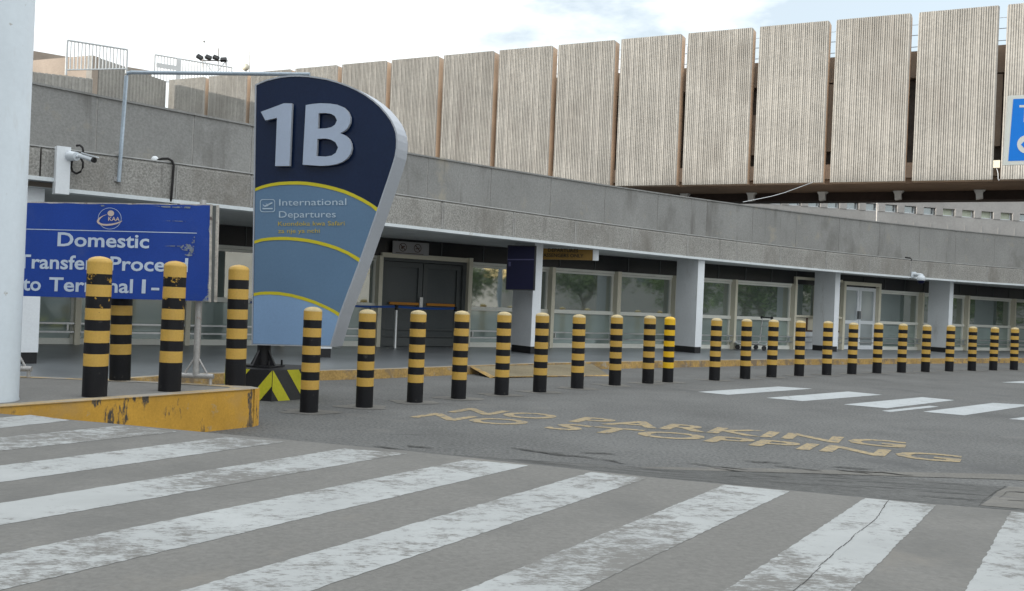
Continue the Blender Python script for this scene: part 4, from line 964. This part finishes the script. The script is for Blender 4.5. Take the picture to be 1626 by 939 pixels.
for k_ in range(n_):
    a, c_ = 2 * math.pi * k_ / n_, 2 * math.pi * (k_ + 1) / n_
    b.quad(*[pd(lc[0] + rr * math.cos(t_), lc[1] + rr * .92 * math.sin(t_), YD - .004) for rr, t_ in ((18.6, a), (18.6, c_), (17.9, c_), (17.9, a))])
b.build('logo_ring', DTXT, ds)
b = MB(); b.quad(*[pd(176 + 5.3 * math.cos(2 * math.pi * k_ / 20), 339 + 4.6 * math.sin(2 * math.pi * k_ / 20), YD - .0045) for k_ in range(20)])
c6 = lambda x, y: pd(120 + x * .1757, 315 + y * .1757, YD - .0055)
sw_o = [(280, 146), (245, 158), (215, 175), (195, 198), (192, 215), (205, 232), (235, 245), (280, 250), (330, 245), (375, 233), (405, 220), (425, 203)]
sw_i = [(280, 149), (250, 162), (228, 180), (214, 200), (212, 212), (222, 222), (245, 231), (280, 233), (325, 230), (365, 222), (395, 212), (425, 203)]
for k_ in range(len(sw_o) - 1): b.quad(c6(*sw_o[k_]), c6(*sw_o[k_ + 1]), c6(*sw_i[k_ + 1]), c6(*sw_i[k_]))
b.build('logo_swoosh', SALMON, ds)
dtext('KAA', (171.8, 350.6), (190, 351.2), 6.2, 'logo_lettering', SALMON, .02, -.0065)
b = MB()
def blob(pts): b.quad(*[c6(x, y) for x, y in pts])
blob([(945, 445), (960, 430), (985, 415), (1010, 408), (1035, 418), (1050, 400), (1060, 365), (1072, 345), (1080, 350), (1072, 420), (1066, 480), (1050, 490), (1030, 478), (1000, 475), (965, 468)])
blob([(985, 512), (1020, 488), (1055, 485), (1075, 498), (1062, 520), (1020, 525)]); blob([(800, 432), (880, 428), (950, 430), (950, 436), (880, 436)]); blob([(770, 205), (860, 203), (1000, 206), (1003, 212), (860, 207)])
blob([(205, 60), (235, 75), (262, 72), (280, 60)]); blob([(680, 66), (740, 72), (800, 84), (1040, 92), (1045, 76), (800, 72)]); blob([(1200, 300), (1218, 200), (1222, 140), (1232, 145), (1230, 330)]); blob([(1170, 900), (1190, 860), (1200, 700), (1207, 930), (1140, 930)])
b.build('scraped_patch', DPATCH, ds)
def stand(xp, yb):
    b = MB(); base = pd(xp, yb, YD + .10); topx = xp + (yb - 318) * .042
    b.tube([base, pd(topx, 318, YD + .10)], .034, 12); b.build('post', GREYM, ds)
    b = MB(); l, r = base + Vector((-.205, 0, 0)), base + Vector((.185, 0, 0)); b.tube([l + Z * .0, r + Z * .0], .028, 10)
    for p in (l + Vector((.04, 0, 0)), r - Vector((.03, 0, 0))): b.tube([p, Vector((p.x, p.y, .378))], .018, 8)
    for sx in (-1, 1): b.tube([base + Vector((sx * .12, 0, .02)), base + Vector((sx * .015, 0, .19))], .012, 8)
    b.build('foot', GREYM, ds)
stand(311, 597); stand(22, 585)

# ------------------------------------------------------------ white column on the left
c = pg(20, 641, .38); 
b = MB(); rP = .26; b.lathe((c.x - rP - .06, c.y + .15, .372), [(rP + .005, 0), (rP + .005, .02), (rP, .03), (rP, 7.5), (0.001, 7.5)], 40)
tag(b.build('white_pillar', POLEW), 'thick round white pillar at the left frame edge on the platform', 'pillar')

# ------------------------------------------------------------ blue road sign at the right edge
YH = 20.
hs = thing('road_sign', 'bright blue direction board with white border and arrow at the right frame edge', 'sign', tuple(pd(1780, 620, YH)))
b = MB(); b.prism([pd(1602, 152, YH), pd(1830, 142, YH), pd(1824, 256, YH), pd(1594, 262.5, YH)], Vector((0, .06, 0))); b.build('board', SWHITE, hs)
b = MB(); b.quad(pd(1609, 157.5, YH - .004), pd(1824, 148, YH - .004), pd(1818, 250, YH - .004), pd(1601, 256, YH - .004)); b.build('blue_field', HWAY, hs)
b = MB(); b.quad(*[pd(x, y, YH - .008) for x, y in [(1618.7, 167.2), (1638, 166.4), (1638, 170.2), (1631, 170.4), (1630, 194), (1625.5, 194.2), (1626.5, 170.6), (1618.7, 170.9)]]); b.build('lettering', SWHITE, hs)
b = MB(); cxy = (1630, 229.5); b.quad(*[pd(cxy[0] + 15 * math.cos(2 * math.pi * k_ / 28), cxy[1] + 14.5 * math.sin(2 * math.pi * k_ / 28), YH - .008) for k_ in range(28)]); b.build('arrow_disc', SWHITE, hs)
b = MB(); b.quad(pd(1621, 229.8, YH - .012), pd(1629, 222, YH - .012), pd(1633, 222, YH - .012), pd(1628, 227.6, YH - .012), pd(1640, 227.2, YH - .012), pd(1640, 231.4, YH - .012), pd(1628, 231.8, YH - .012), pd(1633, 237.5, YH - .012), pd(1629, 237.5, YH - .012)); b.build('arrow', HWAY, hs)
pz = pd(1716, 200, YH + .14); b = MB(); b.tube([Vector((pz.x, pz.y, 0)), Vector((pz.x, pz.y, 6.4))], .09, 14); b.build('post', GALV, hs)

# ------------------------------------------------------------ signs and fittings under the canopy
# no-weapons / no-smoking board above the dark doors
s0, s1 = fs_at(616), fs_at(673); wb = thing('prohibition_sign', 'small pale board with two struck out round pictograms above the dark doors', 'sign', tuple(fp((s0 + s1) / 2, 2.4, .1)))
MB().box(fp((s0 + s1) / 2, 2.55, .10), (s1 - s0, .03, .31), (FT, FN, Z)).build('board', PGREY, wb)
b = MB(); Rr = .105
for f in (.27, .68):
    c = fp(s0 + (s1 - s0) * f, 2.565, .118)
    for k_ in range(24):
        a, c_ = 2 * math.pi * k_ / 24, 2 * math.pi * (k_ + 1) / 24
        b.quad(*[c + FT * rr * math.cos(t_) + Z * rr * math.sin(t_) for rr, t_ in ((Rr, a), (Rr, c_), (Rr * .84, c_), (Rr * .84, a))])
    b.quad(*[c + FT * x + Z * z + FN * .001 for x, z in ((-.075, .06), (-.06, .075), (.075, -.06), (.06, -.075))])
    b.quad(*[c + FT * x + Z * z + FN * .0005 for x, z in ((-.05, .015), (.055, .04), (.055, .015), (.0, .0), (-.01, -.055), (-.04, -.05))] if f < .5 else [c + FT * x + Z * z + FN * .0005 for x, z in ((-.06, -.01), (.06, .02), (.06, .0), (-.06, -.03))])
b.quad(*[fp(s0 + (s1 - s0) * f, z, .118) for f, z in ((.08, 2.418), (.85, 2.418), (.85, 2.432), (.08, 2.432))]); b.build('pictogram', BROWN, wb)
# information screen on the column
mo = thing('information_screen', 'dark upright flight screen fixed to the side of a column', 'screen', tuple(pd(828, 462, 21.9)))
YM = 21.85
b = MB(); b.prism([pd(806, 389.5, YM), pd(851, 390.5, YM), pd(848.5, 461.5, YM), pd(802.5, 460.5, YM)], Vector((.02, .13, 0))); b.build('casing', BLACK, mo)
b = MB(); b.quad(pd(807, 391, YM - .004), pd(849, 392, YM - .004), pd(846.5, 460, YM - .004), pd(803.8, 459.2, YM - .004)); b.build('display', SCRN, mo)
b = MB(); b.quad(pd(806, 411.5, YM - .007), pd(848, 411.5, YM - .007), pd(848, 413.3, YM - .007), pd(806, 413.3, YM - .007)); b.quad(pd(807.5, 416, YM - .007), pd(811, 416, YM - .007), pd(811, 423, YM - .007), pd(807.5, 423, YM - .007)); b.build('display_marks', VIOLET, mo)
# hanging sign
YS = 23.15; hg = thing('hanging_sign', 'ochre box sign with dark Departures Passengers Only lettering hung under the canopy', 'sign', tuple(pd(895, 395, YS)))
b = MB(); b.prism([pd(845, 394, YS), pd(941.5, 397, YS), pd(941, 413.6, YS), pd(845, 411.6, YS)], Vector((0, .12, 0))); b.build('face', BROWNS, hg)
b = MB(); b.prism([pd(941.8, 396, YS - .01), pd(951, 397, YS - .01), pd(950.5, 414, YS - .01), pd(941.3, 413.8, YS - .01)], Vector((0, .14, 0))); b.build('end_cap', COLW, hg)
b = MB()
for body, A, Bp in (('DEPARTURES', (870, 399.8), (918, 401)), ('PASSENGERS ONLY', (859, 407.8), (926.5, 409.2))):
    b = MB(); a, c_ = pd(*A, YS - .006), pd(*Bp, YS - .006); text_on(b, body, a, c_, Z, 5.4 / F * YS, .02); b.build('lettering', INK, hg)
# red plate on the second column (its flank)
def flank(corner, f0, f1, z0, z1, off=.012):
    c = pg(*corner, .0); q = lambda f, z: c - FN * (.82 * f) - FT * off + Z * z
    return [q(f0, z0), q(f1, z0), q(f1, z1), q(f0, z1)]
t = thing('column_plate', 'small red and white plate on the shaded flank of a column', 'sign', tuple(flank((1103, 561), .5, .6, 1.97, 2.2)[0]))
MB().prism(flank((1103, 561), .02, .97, 2.02, 2.15), FT * .01).build('plate', PGREY, t); MB().quad(*flank((1103, 561), .05, .58, 2.03, 2.14, .015)).build('red_field', RED, t)
b = MB(); b.quad(*flank((1103, 561), .78, .88, 2.06, 2.11, .015)); b.quad(*flank((1103, 561), .68, .80, 2.078, 2.092, .0155)); b.build('arrow', INK, t)
b = MB(); b.quad(*flank((1103, 561), .22, .42, 2.095, 2.11, .017)); b.quad(*flank((1103, 561), .12, .50, 2.06, 2.075, .017)); b.build('marks', PGREY, t)
# notice board on the last column
t = thing('notice_board', 'ochre notice board with pale paper strips on a column flank', 'notice board', tuple(flank((1504, 560), .5, .6, 1.6, 2.2)[0]))
MB().prism(flank((1504, 560), .04, .98, 1.62, 2.24), FT * .01).build('board', BROWNS, t)
b = MB(); b.quad(*flank((1504, 560), .55, .97, 1.97, 2.04, .016)); b.quad(*flank((1504, 560), .55, .97, 1.68, 1.75, .016)); b.build('paper', PGREY, t)
MB().prism(flank((1504, 560), -.0, 1.0, 1.555, 1.61, .02), FT * .018).build('ledge', BLACK, t)

# ------------------------------------------------------------ belt posts
BP = [pg(287, 546.5, .148), pg(526, 552, .148), pg(627, 553.5, .148), pg(721, 552.5, .148)]
for i, (p, lab) in enumerate(zip(BP, ['pale belt post seen between the blue sign stand and the next bollard', 'steel belt post mostly hidden behind the 1B sign', 'steel belt post in front of the left dark door leaf', 'steel belt post beside the cream jamb of the dark doors'])):
    t = thing('belt_post', lab, 'barrier post', tuple(p), 'belt posts before the dark doors')
    b = MB(); b.lathe(p, [(.0, .012), (.20, .012), (.21, .0)], 24); b.lathe(p, [(.04, .012), (.035, .05), (.033, .90)], 16); b.build('post', STEEL, t)
    b = MB(); b.lathe(p, [(.033, .90), (.046, .905), (.046, .935), (.04, .94), (.04, .985), (.046, .99), (.046, 1.02), (.0, 1.025)], 16); b.build('belt_head', BLACK, t)
    if i < 3:
        q = BP[i + 1]; b = MB(); n_ = 10; pr = []
        for k_ in range(n_ + 1):
            f = k_ / n_; c = p.lerp(q, f); pr.append(Vector((c.x, c.y, .148 + .96 - .22 * f * (1 - f) * .5)))
        for k_ in range(n_): b.prism([pr[k_], pr[k_ + 1], pr[k_ + 1] + Z * .05, pr[k_] + Z * .05], Vector((0, .003, 0)))
        b.build('belt', BELT, t)

# ------------------------------------------------------------ luggage trolley
tp = pg(1194, 556.5, .148); tp.y += .3
t = thing('luggage_trolley', 'empty tubular luggage trolley parked by the window behind the bollards', 'trolley', tuple(tp))
tx = Vector((.96, .26, 0)).normalized(); ty = Vector((-tx.y, tx.x, 0))
tq = lambda x, y, z: tp + tx * x + ty * y + Z * z
b = MB()
for y in (-.26, .26): b.tube([tq(-.62, y * .7, .26), tq(-.55, y * .8, .20), tq(.42, y, .17), tq(.5, y, .30), tq(.56, y, 1.02)], .018, 8)
for x, z in ((-.5, .2), (-.2, .19), (.1, .185), (.4, .175)): b.tube([tq(x, -.24, z), tq(x, .24, z)], .012, 6)
for z in (.45, .75, .92): b.tube([tq(.52, -.26, z), tq(.52, .26, z)], .012, 6)
b.build('frame', STEEL, t)
b = MB(); b.tube([tq(.56, -.30, 1.03), tq(.56, .30, 1.03)], .022, 8); b.lathe(tq(.56, -.30, 1.03), [(.0, .05), (.045, .03), (.05, 0), (.045, -.03), (0, -.05)], 10); b.lathe(tq(.56, .30, 1.03), [(.0, .05), (.045, .03), (.05, 0), (.045, -.03), (0, -.05)], 10); b.build('handle', BLACK, t)
b = MB(); b.box(tq(-.1, 0, .205), (.8, .40, .012), (tx, ty, Z)); b.build('deck', GREYM, t)
for x, y in ((-.42, 0), (.36, -.25), (.36, .25)):
    c = tq(x, y, .075); MB().tube([c - ty * .02, c + ty * .02], .075, 14).build('wheel', BLACK, t)

# ------------------------------------------------------------ cameras, cables and pipe on the fascia
A = low(122, 0); tt = (low(150, 0) - low(115, 0)).normalized(); nn = Vector((tt.y, -tt.x, 0))
YC = low(120, 0).y - .25
t = thing('bullet_camera', 'white bullet camera with looped black cable on the white canopy end cap', 'camera', tuple(pd(116, 247, YC)))
b = MB(); b.tube([pd(110, 248, YC + .06), pd(122, 248.5, YC)], [.075, .065], 16); b.tube([pd(122, 248.5, YC), pd(131, 249, YC - .02)], .025, 8); b.build('mount', CAMW, t)
b = MB(); b.tube([pd(127, 247.5, YC - .02), pd(149, 254.5, YC - .16)], [.032, .038], 14); b.build('body', CAMW, t)
b = MB(); b.tube([pd(148, 254.2, YC - .155), pd(150.5, 255, YC - .17)], [.040, .038], 14); b.build('lens', BLACK, t)
b = MB(); a = pd(131, 244.3, YC - .02); c_ = pd(155, 251, YC - .18); b.prism([a + Vector((0, -.05, 0)), c_ + Vector((0, -.05, 0)), c_ + Vector((0, .05, 0)), a + Vector((0, .05, 0))], Z * .018); b.build('sunshade', CAMW, t)
b = MB(); b.tube([pd(x, y, YC + .16) for x, y in [(121, 231.5), (127, 231), (131, 234.5), (132, 240), (129, 246), (128.5, 252), (132, 258), (131.5, 266), (128, 273), (121, 276), (115, 272), (113, 265), (114, 257), (117, 252)]], .017, 8); b.build('cable', CABLE, t)
YC2 = low(255, 0).y + .25
t = thing('dome_camera', 'small white dome on the canopy ledge with black cable running down the fascia', 'camera', tuple(pd(246, 253, YC2)))
b = MB(); c = pd(246, 253.5, YC2); b.lathe(c, [(.0, .055), (.03, .05), (.05, .03), (.058, 0), (.058, -.1)], 16); b.build('dome', WHITE, t)
yl = lambda x: low(x, 0).y - .02
b = MB(); b.tube([pd(250, 254.5, YC2), pd(258, 252.3, YC2 - .1), pd(267, 252.2, yl(267)), pd(273, 255.5, yl(273)), pd(276, 262, yl(275)), pd(275.5, 268, yl(275)), pd(274, 290, yl(274)), pd(272, 314, yl(272)), pd(270, 324, yl(270) + .05)], .02, 8); b.build('cable', CABLE, t)
yp = low(195, 0).y
t = thing('pipe_frame', 'thin grey right angled pipe rising from the canopy fascia and running behind the 1B sign', 'pipe', tuple(pd(189, 288, yp - .06)))
b = MB(); pz1 = pd(201, 115, yp - .06); pz2 = pd(492, 118.5, yp - .45)
b.tube([pd(188.5, 289, yp - .06), pz1 + Vector((0, 0, -.06)), pz1 + Vector((.02, 0, -.015)), pz1 + Vector((.07, 0, 0)), pz2], .029, 10); b.build('tube', GALV, t)
b = MB(); b.box(pd(186.5, 285, yp - .04), (.08, .06, .07)); b.box(pd(189, 243, yp - .04), (.1, .06, .03)); b.build('clamp', GREYM, t)
yz = low(1450, 0).y
t = thing('ptz_camera', 'pale blue grey swivel dome camera on a bracket over the right canopy edge', 'camera', tuple(pd(1452, 445, yz)))
b = MB(); b.box(pd(1450, 436.5, yz - .05), (.16, .1, .2)); b.tube([pd(1451, 436, yz - .05), pd(1461, 436.5, yz - .35), pd(1465, 438, yz - .42)], .055, 10); b.build('bracket', CAMW, t)
c = pd(1462.5, 444, yz - .42); b = MB(); b.lathe(c, [(0, .15), (.10, .13), (.14, .05), (.14, -.03), (.12, -.04)], 18); b.build('housing', CAMW, t)
b = MB(); b.lathe(c, [(.118, -.035), (.11, -.09), (.07, -.14), (0, -.155)], 18); b.build('dome', SCRN, t)
b = MB(); b.tube([pd(1437, 409, yz + .02), pd(1445, 410, yz - .03), pd(1447, 412, yz - .03), pd(1446, 425, yz - .03), pd(1445, 443, yz - .03)], .03, 6); b.build('cable', CABLE, t)

# ------------------------------------------------------------ off-frame: trees and block reflected in the glass, added caster shading the road
ob = thing('shade_caster', 'long pale concrete block added unseen behind the viewpoint to shade the road', 'building')  # unseen block added to cast shade over the forecourt and terminal
od = Vector((PTt.x, PTt.y, 0)); on = -PN                      # faces the terminal
O1 = Vector((-11, -16, 0)); LEN = 150; OH = 24
b = MB(); b.prism([O1, O1 + Z * OH, O1 - on * 14 + Z * OH, O1 - on * 14], -od * LEN); b.build('wall', FARC, ob)
b = MB()
for z in range(3, 25, 4):
    b.prism([O1 + on * .02 + Z * z - od * 1, O1 + on * .02 + Z * (z + 1.6) - od * 1, O1 + on * .05 + Z * (z + 1.6) - od * 1, O1 + on * .05 + Z * z - od * 1], -od * (LEN - 2))
b.build('window_band', FGLASS, ob)
rb = thing('right_building', 'pale ribbed concrete block beyond the trees to the right, seen in the window reflections', 'building')
b = MB(); b.prism([(72, -75, 0), (72, 60, 0), (84, 60, 0), (84, -75, 0)], Z * 9); b.build('wall', FARC, rb)
b = MB()
for k_ in range(14): b.box((71.96, -20 + k_ * 5.6, 4.5), (.08, 2.4, 1.6))
b.build('window', FGLASS, rb)
def tree(x, y, h, cr, lab, seed):
    t = thing('shade_tree', lab, 'tree', (x, y, 0), 'trees across the road to the right'); rr = random.Random(seed); P = Vector((x, y, 0))
    b = MB(); fork = P + Vector((rr.uniform(-.3, .3), rr.uniform(-.3, .3), h * .2)); b.tube([P - Z * .1, P.lerp(fork, .5) + Vector((.1, 0, 0)), fork], [.28, .22, .19], 8, False); tips = []
    for k_ in range(6):
        a = k_ * 1.05 + rr.uniform(-.3, .3); e = fork + Vector((math.cos(a) * cr * .75, math.sin(a) * cr * .75, h * rr.uniform(.25, .5))); m_ = fork.lerp(e, .5) + Vector((0, 0, .4)); b.tube([fork, m_, e], [.13, .08, .03], 6, False); tips += [m_, e]
    b.build('trunk', BARK, t)
    b = MB()
    for k_ in range(70):
        c = rr.choice(tips) + Vector((rr.gauss(0, cr * .36), rr.gauss(0, cr * .36), rr.gauss(h * .0, h * .11)))
        for m_ in range(60):
            q = c + Vector((rr.gauss(0, .42), rr.gauss(0, .42), rr.gauss(0, .3))); a = Vector((rr.gauss(0, 1), rr.gauss(0, 1), rr.gauss(0, .6))).normalized() * .13; e = a.cross(Vector((rr.gauss(0, 1), rr.gauss(0, 1), 1))).normalized() * .07
            b.quad(q - a, q + e, q + a, q - e)
    b.build('crown', LEAF, t)
for i, (x, y, h, cr, lab) in enumerate([(41, 6, 6.0, 3.0, 'tree across the road reflected in the window by the dark doors'), (46, 14, 7.0, 3.4, 'bushy tree across the road reflected in the wide window under the ochre sign'), (44, 22, 6.5, 3.2, 'forked tree across the road reflected in the window left of the red plate column'),
                                     (52, 33, 7.5, 3.4, 'tree across the road reflected beside the white doors'), (60, 44, 7.0, 3.4, 'farthest tree across the road to the right'), (38, 28, 6, 3.0, 'tree across the road reflected in the window by the luggage trolley'), (49, 42, 6.5, 3.2, 'tree across the road reflected in the panes by the notice board column'), (56, 25, 8, 4, 'big tree farther back across the road to the right'), (40, -6, 6, 3.2, 'tree across the road reflected in the panes behind the blue sign')]): tree(x, y, h, cr, lab, 11 + i)
